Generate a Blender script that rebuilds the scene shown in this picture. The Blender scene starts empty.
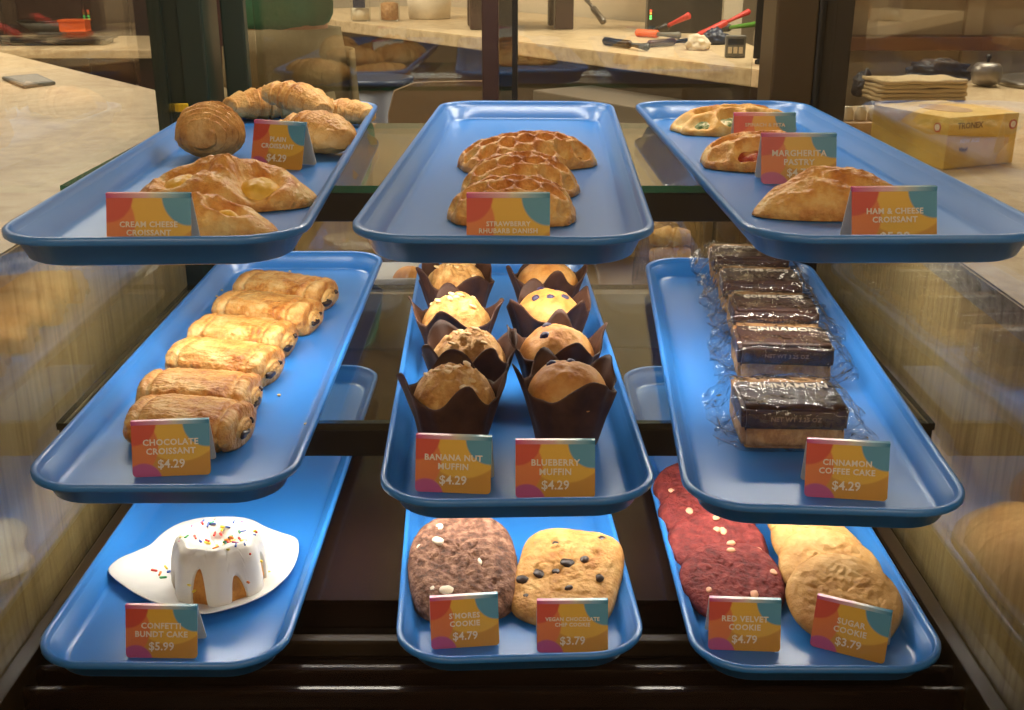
import bpy, bmesh, math, random
from mathutils import Vector, Matrix, noise
from math import sin, cos, pi, radians, sqrt, exp, atan2, hypot

random.seed(7)
C = bpy.context.scene.collection
CZ = 1.25                                   # camera height above the floor
FPX, PITCH = 1127.0, radians(19.99)

# ------------------------------------------------------------------ utilities
def lin(c):
    c /= 255.0
    return c / 12.92 if c <= 0.04045 else ((c + 0.055) / 1.055) ** 2.4
def rgb(r, g, b): return (lin(r), lin(g), lin(b), 1.0)

def ray(u, v):
    X = (u - 512) / FPX; U = (355 - v) / FPX
    return Vector((X, cos(PITCH) + U * sin(PITCH), -sin(PITCH) + U * cos(PITCH)))
def on(u, v, z):
    """the point of the horizontal plane at height z that a photo pixel looks at"""
    r = ray(u, v); t = (z - CZ) / r.z
    return Vector((r.x * t, r.y * t, z))

def mk(name, verts, faces, mat=None, parent=None, smooth=True, sub=0):
    me = bpy.data.meshes.new(name)
    me.from_pydata([tuple(v) for v in verts], [], faces)
    bm = bmesh.new(); bm.from_mesh(me)
    bmesh.ops.recalc_face_normals(bm, faces=bm.faces)
    bm.to_mesh(me); bm.free()
    return link(name, me, mat, parent, smooth)
def link(name, me, mat=None, parent=None, smooth=True):
    o = bpy.data.objects.new(name, me); C.objects.link(o)
    for m in (mat if isinstance(mat, (list, tuple)) else [mat]):
        if m: me.materials.append(m)
    if smooth:
        for p in me.polygons: p.use_smooth = True
    if parent: o.parent = parent
    return o
def from_bm(name, bm, mat=None, parent=None, smooth=False):
    me = bpy.data.meshes.new(name); bm.to_mesh(me); bm.free()
    return link(name, me, mat, parent, smooth)

def tag(o, label=None, cat=None, group=None, kind=None):
    if label: o['label'] = label
    if cat: o['category'] = cat
    if group: o['group'] = group
    if kind: o['kind'] = kind
    return o
def thing(name, label, cat, loc=(0, 0, 0), rz=0.0, group=None):
    o = bpy.data.objects.new(name, None); C.objects.link(o)
    o.empty_display_size = 0.02
    o.location = loc; o.rotation_euler = (0, 0, rz)
    return tag(o, label, cat, group)
def dup(root, loc, rz, label, group=None, scale=None):
    r = root.copy(); C.objects.link(r); r.location = loc; r.rotation_euler = (root.rotation_euler.x, root.rotation_euler.y, rz)
    r['label'] = label
    if group: r['group'] = group
    if scale: r.scale = scale
    for ch in list(root.children):
        c = ch.copy(); C.objects.link(c); c.parent = r
        for g in list(ch.children):
            d = g.copy(); C.objects.link(d); d.parent = c
    return r

def bm_box(bm, x0, x1, y0, y1, z0, z1, bevel=0.0, M=None):
    r = bmesh.ops.create_cube(bm, size=1.0)
    vs = r['verts']
    for v in vs:
        v.co = Vector(((x0 + x1) / 2 + v.co.x * (x1 - x0), (y0 + y1) / 2 + v.co.y * (y1 - y0), (z0 + z1) / 2 + v.co.z * (z1 - z0)))
    if bevel:
        es = list({e for v in vs for e in v.link_edges})
        g = bmesh.ops.bevel(bm, geom=es, offset=bevel, segments=2, affect='EDGES', profile=0.6)
        vs = list({v for f in g['faces'] for v in f.verts} | {v for v in vs if v.is_valid})
    if M is not None:
        bmesh.ops.transform(bm, matrix=M, verts=[v for v in vs if v.is_valid])
    return vs
def box(name, x0, x1, y0, y1, z0, z1, mat, parent=None, bevel=0.0, M=None, smooth=False):
    bm = bmesh.new(); bm_box(bm, x0, x1, y0, y1, z0, z1, bevel, M)
    return from_bm(name, bm, mat, parent, smooth)

def prism(name, pts, z0, z1, mat, parent=None, bevel=0.0):
    bm = bmesh.new()
    lo = [bm.verts.new((p[0], p[1], z0)) for p in pts]
    f = bm.faces.new(lo)
    r = bmesh.ops.extrude_face_region(bm, geom=[f])
    for v in r['geom']:
        if isinstance(v, bmesh.types.BMVert): v.co.z = z1
    bmesh.ops.recalc_face_normals(bm, faces=bm.faces)
    if bevel: bmesh.ops.bevel(bm, geom=list(bm.edges), offset=bevel, segments=2, affect='EDGES')
    return from_bm(name, bm, mat, parent)

def tube(name, pts, r, mat, parent=None, n=10):
    """round bar along points; r a number or a list"""
    verts, faces = [], []
    pts = [Vector(p) for p in pts]
    R = r if isinstance(r, (list, tuple)) else [r] * len(pts)
    for i, p in enumerate(pts):
        d = (pts[min(i + 1, len(pts) - 1)] - pts[max(i - 1, 0)]).normalized()
        a = d.orthogonal().normalized() if abs(d.z) > 0.9 else d.cross(Vector((0, 0, 1))).normalized()
        b = d.cross(a)
        for k in range(n):
            t = 2 * pi * k / n
            verts.append(p + (a * cos(t) + b * sin(t)) * R[i])
    for i in range(len(pts) - 1):
        for k in range(n):
            faces.append((i * n + k, i * n + (k + 1) % n, (i + 1) * n + (k + 1) % n, (i + 1) * n + k))
    faces.append(tuple(range(n))[::-1]); faces.append(tuple((len(pts) - 1) * n + k for k in range(n)))
    return mk(name, verts, faces, mat, parent)

def lathe(name, prof, mat, parent=None, n=32, mod=None, loc=(0, 0, 0)):
    """prof: list of (r, z); open ends are capped"""
    verts, faces = [], []
    for (r, z) in prof:
        for k in range(n):
            a = 2 * pi * k / n
            rr, zz = (r, z) if mod is None else mod(r, z, a)
            verts.append((loc[0] + rr * cos(a), loc[1] + rr * sin(a), loc[2] + zz))
    for i in range(len(prof) - 1):
        for k in range(n):
            faces.append((i * n + k, i * n + (k + 1) % n, (i + 1) * n + (k + 1) % n, (i + 1) * n + k))
    faces.append(tuple(range(n))[::-1]); faces.append(tuple((len(prof) - 1) * n + k for k in range(n)))
    return mk(name, verts, faces, mat, parent)

def fbm(p, o=4): return noise.fractal(p, 1.0, 2.0, o)

# ------------------------------------------------------------------ materials
def nodes(name):
    m = bpy.data.materials.new(name); m.use_nodes = True
    nt = m.node_tree
    return m, nt, nt.nodes, nt.links, nt.nodes['Principled BSDF']
def ramp(N, stops):
    r = N.new('ShaderNodeValToRGB')
    e = r.color_ramp.elements
    while len(e) < len(stops): e.new(0.5)
    for k, (p, c) in enumerate(stops): e[k].position = p; e[k].color = c
    return r
def plain(name, col, rough=0.5, spec=0.5, metal=0.0, bump=None, emit=None, coat=0.0):
    m, nt, N, L, P = nodes(name)
    P.inputs['Base Color'].default_value = col
    P.inputs['Roughness'].default_value = rough
    P.inputs['Specular IOR Level'].default_value = spec
    P.inputs['Metallic'].default_value = metal
    P.inputs['Coat Weight'].default_value = coat
    if emit:
        P.inputs['Emission Color'].default_value = emit[0]; P.inputs['Emission Strength'].default_value = emit[1]
    tc = N.new('ShaderNodeTexCoord'); nz = N.new('ShaderNodeTexNoise')
    nz.inputs['Scale'].default_value = bump[0] if bump else 60; nz.inputs['Detail'].default_value = 4
    L.new(tc.outputs['Object'], nz.inputs['Vector'])
    if bump:
        b = N.new('ShaderNodeBump'); b.inputs['Strength'].default_value = bump[1]; b.inputs['Distance'].default_value = bump[2]
        L.new(nz.outputs['Fac'], b.inputs['Height']); L.new(b.outputs['Normal'], P.inputs['Normal'])
    # a slight, even colour variation
    mx = N.new('ShaderNodeMix'); mx.data_type = 'RGBA'
    mx.inputs['A'].default_value = tuple(c * 0.9 for c in col[:3]) + (1,); mx.inputs['B'].default_value = tuple(min(1, c * 1.1) for c in col[:3]) + (1,)
    L.new(nz.outputs['Fac'], mx.inputs['Factor']); L.new(mx.outputs['Result'], P.inputs['Base Color'])
    return m
def mottled(name, stops, scale, rough=0.55, detail=6, bump=(200, 0.4, 0.002), spec=0.4, stretch=(1, 1, 1), sss=0.0, coat=0.0, ridge=0.0):
    """noise-coloured surface: baked dough, stone, wood ..."""
    m, nt, N, L, P = nodes(name)
    tc = N.new('ShaderNodeTexCoord'); mp = N.new('ShaderNodeMapping'); mp.inputs['Scale'].default_value = stretch
    L.new(tc.outputs['Object'], mp.inputs['Vector'])
    nz = N.new('ShaderNodeTexNoise'); nz.inputs['Scale'].default_value = scale; nz.inputs['Detail'].default_value = detail; nz.inputs['Roughness'].default_value = 0.62
    L.new(mp.outputs['Vector'], nz.inputs['Vector'])
    r = ramp(N, stops); L.new(r.outputs['Color'], P.inputs['Base Color'])
    if ridge:                               # raised folds bake darker than hollows
        ge = N.new('ShaderNodeNewGeometry'); ma = N.new('ShaderNodeMath'); ma.operation = 'MULTIPLY_ADD'
        ma.inputs[1].default_value = -ridge; L.new(ge.outputs['Pointiness'], ma.inputs[0])
        ad = N.new('ShaderNodeMath'); ad.operation = 'ADD'; ad.inputs[1].default_value = ridge * 0.5
        L.new(nz.outputs['Fac'], ma.inputs[2]); L.new(ma.outputs[0], ad.inputs[0]); L.new(ad.outputs[0], r.inputs['Fac'])
    else: L.new(nz.outputs['Fac'], r.inputs['Fac'])
    P.inputs['Roughness'].default_value = rough; P.inputs['Specular IOR Level'].default_value = spec
    P.inputs['Coat Weight'].default_value = coat; P.inputs['Coat Roughness'].default_value = 0.25
    if sss:
        P.inputs['Subsurface Weight'].default_value = sss; P.inputs['Subsurface Radius'].default_value = (0.006, 0.003, 0.001); P.inputs['Subsurface Scale'].default_value = 0.6
    if bump:
        n2 = N.new('ShaderNodeTexNoise'); n2.inputs['Scale'].default_value = bump[0]; n2.inputs['Detail'].default_value = 5
        L.new(mp.outputs['Vector'], n2.inputs['Vector'])
        b = N.new('ShaderNodeBump'); b.inputs['Strength'].default_value = bump[1]; b.inputs['Distance'].default_value = bump[2]
        L.new(n2.outputs['Fac'], b.inputs['Height']); L.new(b.outputs['Normal'], P.inputs['Normal'])
    return m
def glass(name, tint=(1, 1, 1, 1), f0=0.04, rough=0.0, gain=1.0, bump=None):
    """thin clear sheet: what is behind shows through, the rest mirrors (Schlick)"""
    m, nt, N, L, P = nodes(name); N.remove(P)
    lw = N.new('ShaderNodeLayerWeight'); lw.inputs['Blend'].default_value = 0.5
    pw = N.new('ShaderNodeMath'); pw.operation = 'POWER'; pw.inputs[1].default_value = 5.0
    L.new(lw.outputs['Facing'], pw.inputs[0])
    ma = N.new('ShaderNodeMath'); ma.operation = 'MULTIPLY_ADD'; ma.inputs[1].default_value = (1 - f0) * gain; ma.inputs[2].default_value = f0; ma.use_clamp = True
    L.new(pw.outputs[0], ma.inputs[0])
    t = N.new('ShaderNodeBsdfTransparent'); t.inputs['Color'].default_value = tint
    g = N.new('ShaderNodeBsdfGlossy'); g.inputs['Roughness'].default_value = rough
    if bump:
        tc = N.new('ShaderNodeTexCoord'); nz = N.new('ShaderNodeTexNoise'); nz.inputs['Scale'].default_value = bump[0]; nz.inputs['Detail'].default_value = 3
        L.new(tc.outputs['Object'], nz.inputs['Vector'])
        b = N.new('ShaderNodeBump'); b.inputs['Strength'].default_value = bump[1]; b.inputs['Distance'].default_value = bump[2]
        L.new(nz.outputs['Fac'], b.inputs['Height']); L.new(b.outputs['Normal'], g.inputs['Normal']); L.new(b.outputs['Normal'], lw.inputs['Normal'])
    mx = N.new('ShaderNodeMixShader')
    L.new(ma.outputs[0], mx.inputs['Fac']); L.new(t.outputs[0], mx.inputs[1]); L.new(g.outputs[0], mx.inputs[2])
    L.new(mx.outputs[0], N['Material Output'].inputs['Surface'])
    return m

M = {}
M['blue'] = plain('blue_tray_plastic', rgb(44, 120, 198), 0.3, 0.9, bump=(900, 0.05, 0.0004))
M['quartz'] = mottled('speckled_quartz', [(0.3, rgb(176, 150, 112)), (0.5, rgb(205, 180, 140)), (0.7, rgb(218, 196, 158))], 30, 0.35, bump=None)
M['quartz_edge'] = mottled('grey_quartz_edge', [(0.3, rgb(120, 112, 100)), (0.5, rgb(165, 156, 142)), (0.75, rgb(190, 182, 168))], 90, 0.5, bump=None)
M['wood'] = mottled('light_wood_grain', [(0.3, rgb(158, 130, 84)), (0.5, rgb(188, 160, 108)), (0.7, rgb(205, 178, 126))], 22, 0.5, bump=None, stretch=(1, 4, 0.22))
M['deck'] = plain('dark_brown_deck', rgb(34, 22, 15), 0.2, 0.4)
M['darkbrown'] = plain('dark_brown_metal', rgb(52, 40, 26), 0.3, 0.5)
M['black'] = plain('black_plastic', rgb(20, 19, 18), 0.35, 0.5)
M['rail'] = plain('black_shelf_rail', rgb(24, 22, 20), 0.3, 0.5)
M['greenblack'] = plain('green_black_metal', rgb(16, 42, 38), 0.32, 0.5)
M['olive'] = plain('olive_brown_metal', rgb(66, 48, 22), 0.35, 0.5)
M['greenedge'] = plain('green_glass_edge', rgb(30, 110, 80), 0.15, 0.6)
M['darkedge'] = plain('dark_glass_edge', rgb(46, 44, 34), 0.2, 0.6)
M['led'] = plain('led_strip', (0.9, 0.9, 0.85, 1), 0.5, emit=((1.0, 0.93, 0.82, 1), 6.0))
M['chrome'] = plain('brushed_steel', rgb(190, 185, 178), 0.28, 0.5, 1.0)
M['steel'] = plain('satin_steel', rgb(150, 142, 130), 0.4, 0.5, 0.8)
M['glass'] = glass('clear_glass', (0.985, 0.995, 0.985, 1), 0.04)
M['doorglass'] = glass('sliding_door_glass', (0.94, 0.95, 0.93, 1), 0.09)
M['shelfglass'] = glass('shelf_glass', (0.93, 0.97, 0.94, 1), 0.045)
M['sideglass'] = glass('side_pane_glass', (0.93, 0.94, 0.93, 1), 0.09)
M['frontglass'] = glass('front_pane_glass', (0.99, 0.995, 0.99, 1), 0.012)
M['cello'] = glass('cellophane', (0.96, 0.96, 0.96, 1), 0.06, 0.07, 1.0, bump=(22, 0.8, 0.03))
M['bag'] = glass('clear_plastic_bag', (0.8, 0.76, 0.68, 1), 0.14, 0.15, 0.8, bump=(25, 0.9, 0.03))
M['white'] = plain('white_glazed_china', rgb(216, 214, 210), 0.15, 0.5)
M['icing'] = plain('white_icing', rgb(222, 216, 206), 0.28, 0.5, bump=(30, 0.15, 0.004))
M['croissant'] = mottled('baked_croissant', [(0.22, rgb(164, 100, 42)), (0.38, rgb(206, 146, 74)), (0.52, rgb(228, 178, 106)), (0.72, rgb(240, 206, 146))], 26, 0.42, bump=(150, 0.7, 0.004), stretch=(0.7, 1.4, 1.2), ridge=1.5)
M['flaky'] = mottled('flaky_glazed_crust', [(0.22, rgb(134, 70, 24)), (0.38, rgb(186, 116, 50)), (0.50, rgb(214, 156, 84)), (0.70, rgb(234, 198, 136))], 42, 0.35, bump=(120, 0.9, 0.005), stretch=(0.7, 1.4, 1), ridge=2.0)
M['golden'] = mottled('golden_pastry', [(0.20, rgb(150, 78, 26)), (0.36, rgb(204, 128, 54)), (0.50, rgb(228, 168, 88)), (0.68, rgb(242, 206, 132))], 36, 0.36, bump=(170, 0.9, 0.004), ridge=1.4)
M['paledough'] = mottled('pale_dough', [(0.3, rgb(206, 158, 86)), (0.6, rgb(232, 196, 132))], 40, 0.5)
M['spin'] = mottled('pale_yellow_pastry', [(0.28, rgb(186, 112, 40)), (0.46, rgb(222, 168, 86)), (0.66, rgb(240, 210, 146))], 30, 0.45, bump=(140, 0.5, 0.003), ridge=1.6)
M['custard'] = mottled('yellow_cream_cheese', [(0.3, rgb(214, 158, 42)), (0.6, rgb(236, 192, 78))], 45, 0.4)
M['jam'] = mottled('strawberry_filling', [(0.35, rgb(170, 80, 34)), (0.6, rgb(212, 148, 60))], 45, 0.3)
M['feta'] = mottled('spinach_and_feta', [(0.4, rgb(58, 86, 40)), (0.5, rgb(140, 150, 90)), (0.6, rgb(238, 226, 190))], 90, 0.5)
M['tomato'] = mottled('tomato_filling', [(0.35, rgb(128, 28, 22)), (0.5, rgb(168, 56, 34)), (0.68, rgb(222, 160, 100))], 60, 0.35)
M['choc'] = plain('dark_chocolate', rgb(44, 24, 18), 0.35, 0.5, bump=(150, 0.4, 0.002))
M['wrapper'] = mottled('brown_baking_paper', [(0.3, rgb(54, 30, 20)), (0.7, rgb(84, 52, 36))], 40, 0.6, bump=(60, 0.3, 0.002))
M['banana'] = mottled('crumbly_muffin_top', [(0.28, rgb(150, 92, 40)), (0.48, rgb(198, 142, 76)), (0.68, rgb(226, 182, 116))], 70, 0.6, bump=(160, 0.9, 0.004))
M['blueb'] = mottled('golden_muffin_top', [(0.28, rgb(160, 86, 34)), (0.48, rgb(204, 138, 66)), (0.72, rgb(226, 178, 108))], 32, 0.5, bump=(150, 0.5, 0.003))
M['berry'] = plain('blueberry_skin', rgb(46, 36, 70), 0.4)
M['nut'] = plain('toasted_nut', rgb(232, 196, 140), 0.5)
M['smores'] = mottled('chocolate_cookie', [(0.30, rgb(62, 38, 28)), (0.48, rgb(116, 78, 60)), (0.66, rgb(164, 122, 98))], 110, 0.7, bump=(190, 1.0, 0.004))
M['vegan'] = mottled('golden_cookie', [(0.28, rgb(158, 100, 46)), (0.5, rgb(194, 142, 76)), (0.74, rgb(214, 170, 106))], 45, 0.6, bump=(170, 0.8, 0.004))
M['velvet'] = mottled('red_cookie', [(0.28, rgb(74, 20, 20)), (0.5, rgb(116, 38, 36)), (0.74, rgb(146, 62, 54))], 95, 0.7, bump=(190, 0.9, 0.004))
M['sugar'] = mottled('pale_cookie', [(0.28, rgb(160, 108, 56)), (0.5, rgb(194, 146, 84)), (0.74, rgb(210, 170, 112))], 28, 0.65, bump=(180, 0.6, 0.003))
M['marsh'] = plain('marshmallow', rgb(240, 224, 200), 0.6)
M['pinkchip'] = plain('white_chocolate_chip', rgb(224, 164, 128), 0.5)
M['cake'] = mottled('yellow_cake', [(0.3, rgb(150, 90, 30)), (0.6, rgb(206, 142, 62))], 50, 0.6)
M['coffeecake'] = mottled('crumb_cake', [(0.3, rgb(140, 96, 56)), (0.5, rgb(182, 134, 84)), (0.7, rgb(208, 166, 118))], 80, 0.7, bump=(150, 0.8, 0.003))
M['sleeve'] = mottled('dark_brown_sleeve', [(0.4, rgb(58, 36, 28)), (0.6, rgb(78, 52, 42))], 60, 0.45, bump=None)
M['print'] = plain('white_print', rgb(232, 220, 200), 0.5)
M['dimprint'] = plain('tan_print', rgb(150, 120, 96), 0.5)
M['cardback'] = plain('white_card', rgb(226, 222, 206), 0.5)
M['beigewall'] = plain('beige_wall_paint', rgb(216, 200, 170), 0.8)
M['ceil'] = plain('ceiling_paint', rgb(205, 190, 160), 0.9)
M['floor'] = mottled('brown_floor_tile', [(0.3, rgb(88, 70, 52)), (0.7, rgb(110, 90, 68))], 6, 0.5, bump=None)
M['kick'] = plain('brown_cabinet', rgb(92, 70, 50), 0.5)
M['beigepanel'] = plain('beige_case_back', rgb(112, 92, 66), 0.5)
M['maroon'] = plain('maroon_plastic', rgb(58, 34, 30), 0.4)
M['grey'] = plain('grey_plastic', rgb(110, 108, 100), 0.5)
M['orange'] = plain('orange_plastic', rgb(226, 96, 34), 0.5)
M['red'] = plain('red_plastic', rgb(196, 50, 40), 0.45)
M['green'] = plain('green_plastic', rgb(84, 140, 40), 0.5)
M['navy'] = plain('dark_blue_plastic', rgb(24, 38, 62), 0.4)
M['lightblue'] = plain('blue_plastic', rgb(60, 110, 180), 0.4)
M['shirt'] = plain('green_shirt', rgb(76, 134, 112), 0.9, 0.1, bump=(40, 0.3, 0.01))
M['khaki'] = plain('khaki_cloth', rgb(122, 110, 82), 0.9, 0.1, bump=(30, 0.3, 0.01))
M['skin'] = plain('skin', rgb(196, 148, 116), 0.55)
M['hair'] = plain('dark_hair', rgb(46, 32, 24), 0.6)
M['towel'] = plain('tan_paper_towel', rgb(196, 172, 128), 0.85, 0.1)
M['glove'] = plain('black_rubber', rgb(30, 28, 34), 0.45)
M['tan'] = plain('tan_carton', rgb(176, 140, 92), 0.6)
M['yellow'] = plain('yellow_plastic', rgb(230, 190, 20), 0.4)
M['cream'] = plain('cream_plastic', rgb(222, 206, 176), 0.5)

def card_material():
    """painted card: gold ground with a red-orange corner, a teal disc and a magenta disc (uv from the card face)"""
    m, nt, N, L, P = nodes('printed_card')
    uv = N.new('ShaderNodeUVMap'); uv.uv_map = 'card'
    sep = N.new('ShaderNodeSeparateXYZ'); L.new(uv.outputs['UV'], sep.inputs[0])
    def disc(cx, cy, r, asp=0.7, soft=0.012):
        cmb = N.new('ShaderNodeCombineXYZ')
        a = N.new('ShaderNodeMath'); a.operation = 'SUBTRACT'; a.inputs[1].default_value = cx; L.new(sep.outputs['X'], a.inputs[0])
        b = N.new('ShaderNodeMath'); b.operation = 'MULTIPLY_ADD'; b.inputs[1].default_value = asp; b.inputs[2].default_value = -cy * asp; L.new(sep.outputs['Y'], b.inputs[0])
        L.new(a.outputs[0], cmb.inputs[0]); L.new(b.outputs[0], cmb.inputs[1])
        ln = N.new('ShaderNodeVectorMath'); ln.operation = 'LENGTH'; L.new(cmb.outputs[0], ln.inputs[0])
        mr = N.new('ShaderNodeMapRange'); mr.inputs['From Min'].default_value = r + soft; mr.inputs['From Max'].default_value = r - soft
        L.new(ln.outputs['Value'], mr.inputs['Value'])
        return mr.outputs['Result']
    def mix(fac, a, b):
        x = N.new('ShaderNodeMix'); x.data_type = 'RGBA'
        L.new(fac, x.inputs['Factor'])
        if isinstance(a, tuple): x.inputs['A'].default_value = a
        else: L.new(a, x.inputs['A'])
        x.inputs['B'].default_value = b
        return x.outputs['Result']
    c = mix(disc(0.62, 1.15, 0.62), rgb(204, 146, 56), rgb(226, 176, 66))
    c = mix(disc(-0.06, 0.55, 0.40), c, rgb(220, 122, 66))
    c = mix(disc(0.02, 1.0, 0.30), c, rgb(206, 78, 60))
    c = mix(disc(0.98, 0.98, 0.32), c, rgb(84, 150, 176))
    c = mix(disc(0.14, -0.10, 0.24), c, rgb(186, 88, 132))
    L.new(c, P.inputs['Base Color']); P.inputs['Roughness'].default_value = 0.3
    return m
M['card'] = card_material()
def topstrip_material():
    m, nt, N, L, P = nodes('card_fold_strip')
    tc = N.new('ShaderNodeTexCoord'); sp = N.new('ShaderNodeSeparateXYZ'); L.new(tc.outputs['Generated'], sp.inputs[0])
    r = ramp(N, [(0.0, rgb(214, 90, 140)), (0.45, rgb(236, 190, 190)), (0.55, rgb(230, 215, 190)), (0.8, rgb(150, 190, 205)), (1.0, rgb(70, 140, 170))])  # reflections along the clear top edge, painted in as colour bands
    L.new(sp.outputs['X'], r.inputs['Fac']); L.new(r.outputs['Color'], P.inputs['Base Color']); P.inputs['Roughness'].default_value = 0.2
    return m
M['fold'] = topstrip_material()

# ------------------------------------------------------------------ lettering
def text_mesh(body, size, bold=0.0, extrude=0.0002, spacing=1.0, line=0.95):
    cu = bpy.data.curves.new('t', 'FONT'); cu.body = body; cu.size = size
    cu.align_x = 'CENTER'; cu.align_y = 'TOP'; cu.offset = bold; cu.extrude = extrude; cu.space_line = line; cu.space_character = spacing
    cu.resolution_u = 2
    o = bpy.data.objects.new('t', cu); C.objects.link(o)
    dg = bpy.context.evaluated_depsgraph_get()
    me = bpy.data.meshes.new_from_object(o.evaluated_get(dg))
    bpy.data.objects.remove(o); bpy.data.curves.remove(cu)
    me.materials.clear()
    return me
def lettering(name, body, size, mat, parent, loc, rot, bold=0.0, line=0.95, spacing=1.0):
    o = link(name, text_mesh(body, size, bold, line=line, spacing=spacing), mat, parent, smooth=False)
    o.location = loc; o.rotation_euler = rot
    return o

# ------------------------------------------------------------------ setting
X0, X1, Y0, Y1, H = -4.2, 4.6, -3.0, 7.7, 2.75
def struct(name, x0, x1, y0, y1, z0, z1, mat): return tag(box(name, x0, x1, y0, y1, z0, z1, mat), kind='structure')
struct('floor', X0, X1, Y0, Y1, -0.1, 0, M['floor'])
struct('ceiling', X0, X1, Y0, Y1, H, H + 0.1, M['ceil'])
struct('wall_back', X0, X1, Y1, Y1 + 0.1, 0, H, M['beigewall'])
struct('wall_front', X0, X1, Y0 - 0.1, Y0, 0, H, M['beigewall'])
struct('wall_left', X0 - 0.1, X0, Y0, Y1, 0, H, M['beigewall'])
struct('wall_right', X1, X1 + 0.1, Y0, Y1, 0, H, M['beigewall'])

# ------------------------------------------------------------------ the display case
XL, XR = -0.512, 0.476                     # inner faces of the side panes
ZS = [CZ - 0.2495, CZ - 0.4943, CZ - 0.6945]   # top shelf, middle shelf, deck
case = thing('display_case', 'large glass pastry display case holding nine blue trays', 'display case', (0, 1.3, 0))
def cbox(name, x0, x1, y0, y1, z0, z1, mat, bevel=0.0, parent=None):
    o = box(name, x0, x1, y0 - 1.3, y1 - 1.3, z0, z1, mat, parent or case, bevel)
    return o
cbox('base_cabinet', XL - 0.01, XR + 0.01, 0.80, 1.95, 0.0, ZS[2] - 0.075, M['kick'])
cbox('deck', XL - 0.005, XR + 0.005, 1.10, 1.945, ZS[2] - 0.07, ZS[2], M['deck'])
tr = cbox('track_bed', XL - 0.005, XR + 0.005, 0.80, 1.099, ZS[2] - 0.07, ZS[2] - 0.035, M['deck'], 0.002)
for y0, w, h, mt in ((1.048, 0.014, 0.022, 'deck'), (0.992, 0.012, 0.024, 'chrome'), (0.958, 0.012, 0.022, 'chrome'), (0.905, 0.02, 0.022, 'chrome')):
    cbox('track_ridge', XL, XR, y0 - w / 2, y0 + w / 2, ZS[2] - 0.035, ZS[2] - 0.035 + h, M['darkbrown' if mt == 'deck' else 'deck'], 0.004)
zt = CZ + 0.34
for x0, x1 in ((XL - 0.008, XL), (XR, XR + 0.008)):
    g = cbox('side_pane', x0, x1, 0.80, 1.80, ZS[2] - 0.07, zt, M['sideglass'])
g = cbox('front_pane', XL, XR, 0.785, 0.793, ZS[2] - 0.07, zt, M['frontglass'])
for x0, x1 in ((XL, XL + 0.018), (XR - 0.018, XR)):
    cbox('floor_trim', x0, x1, 0.80, 1.80, ZS[2] - 0.034, ZS[2] + 0.006, M['darkbrown'], 0.002)
# shelves: glass plate, black front rail, light strip under the rail, side brackets
for k, (y0, y1, xa, xb) in enumerate(((1.235, 1.70, -0.500, 0.464), (1.14, 1.68, -0.502, 0.466))):
    z = ZS[k] - 0.0005
    sh = thing('shelf', None, None, (0, 1.3, 0)); sh.parent = case; sh.location = (0, 0, 0)
    bm = bmesh.new(); bm_box(bm, xa, xb, y0 - 1.3, y1 - 1.3, z - 0.008, z)
    pl = from_bm('glass_plate', bm, [M['shelfglass'], M['greenedge' if k == 0 else 'darkedge']], sh)
    for p in pl.data.polygons:
        p.material_index = 0 if abs(p.normal.z) > 0.5 else 1
    cbox('front_rail', xa, xb, y0 + 0.004, y0 + 0.03, z - 0.042, z - 0.0085, M['rail'], 0.002, sh)
    cbox('light_strip', xa + 0.02, xb - 0.02, y0 + 0.031, y0 + 0.043, z - 0.030, z - 0.020, M['led'], 0.0, sh)
    for x in (xa + 0.006, xb - 0.006):
        cbox('bracket', x - 0.005, x + 0.005, y0 + 0.031, y1, z - 0.035, z - 0.0085, M['rail'], 0.002, sh)
# rear: posts, sliding door stiles, glass doors, beige lower back
cbox('rear_post', -0.560, -0.475, 1.80, 1.90, 0.3, zt, M['greenblack'], 0.004)
cbox('rear_post', -0.548, -0.535, 1.788, 1.80, 0.95, zt, M['greenblack'], 0.003)
cbox('rear_post', 0.405, 0.470, 1.80, 1.90, 0.3, zt, M['olive'], 0.004)
cbox('rear_post', 0.470, 0.525, 1.80, 1.92, 0.3, zt, M['black'], 0.004)
cbox('door_stile', -0.462, -0.425, 1.86, 1.885, ZS[2], zt, M['greenblack'], 0.003)
cbox('door_stile', -0.050, -0.022, 1.925, 1.945, ZS[2], zt, M['maroon'], 0.003)
cbox('door_stile', -0.022, 0.010, 1.950, 1.972, ZS[2], zt, M['black'], 0.003)
cbox('glass_door', -0.425, 0.0, 1.930, 1.936, ZS[2] + 0.001, zt, M['doorglass'])
cbox('glass_door', 0.0, 0.405, 1.952, 1.958, ZS[2] + 0.001, zt, M['doorglass'])
cbox('lower_back', -0.475, 0.405, 1.975, 1.99, 0.3, CZ - 0.60, M['beigepanel'])
cbox('top_frame', XL - 0.03, XR + 0.03, 0.78, 0.84, zt, zt + 0.04, M['darkbrown'], 0.004)
cbox('top_frame', XL - 0.03, XR + 0.03, 1.80, 1.96, zt, zt + 0.04, M['darkbrown'], 0.004)
cbox('top_frame', XL - 0.03, XL + 0.03, 0.84, 1.80, zt, zt + 0.04, M['darkbrown'], 0.004)
cbox('top_frame', XR - 0.03, XR + 0.03, 0.84, 1.80, zt, zt + 0.04, M['darkbrown'], 0.004)
cbox('light_strip', XL + 0.05, XR - 0.05, 1.74, 1.76, zt - 0.012, zt - 0.002, M['led'])
cbox('yellow_clip', -0.525, -0.505, 1.780, 1.788, CZ - 0.245, CZ - 0.232, M['yellow'], 0.002)

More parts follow.
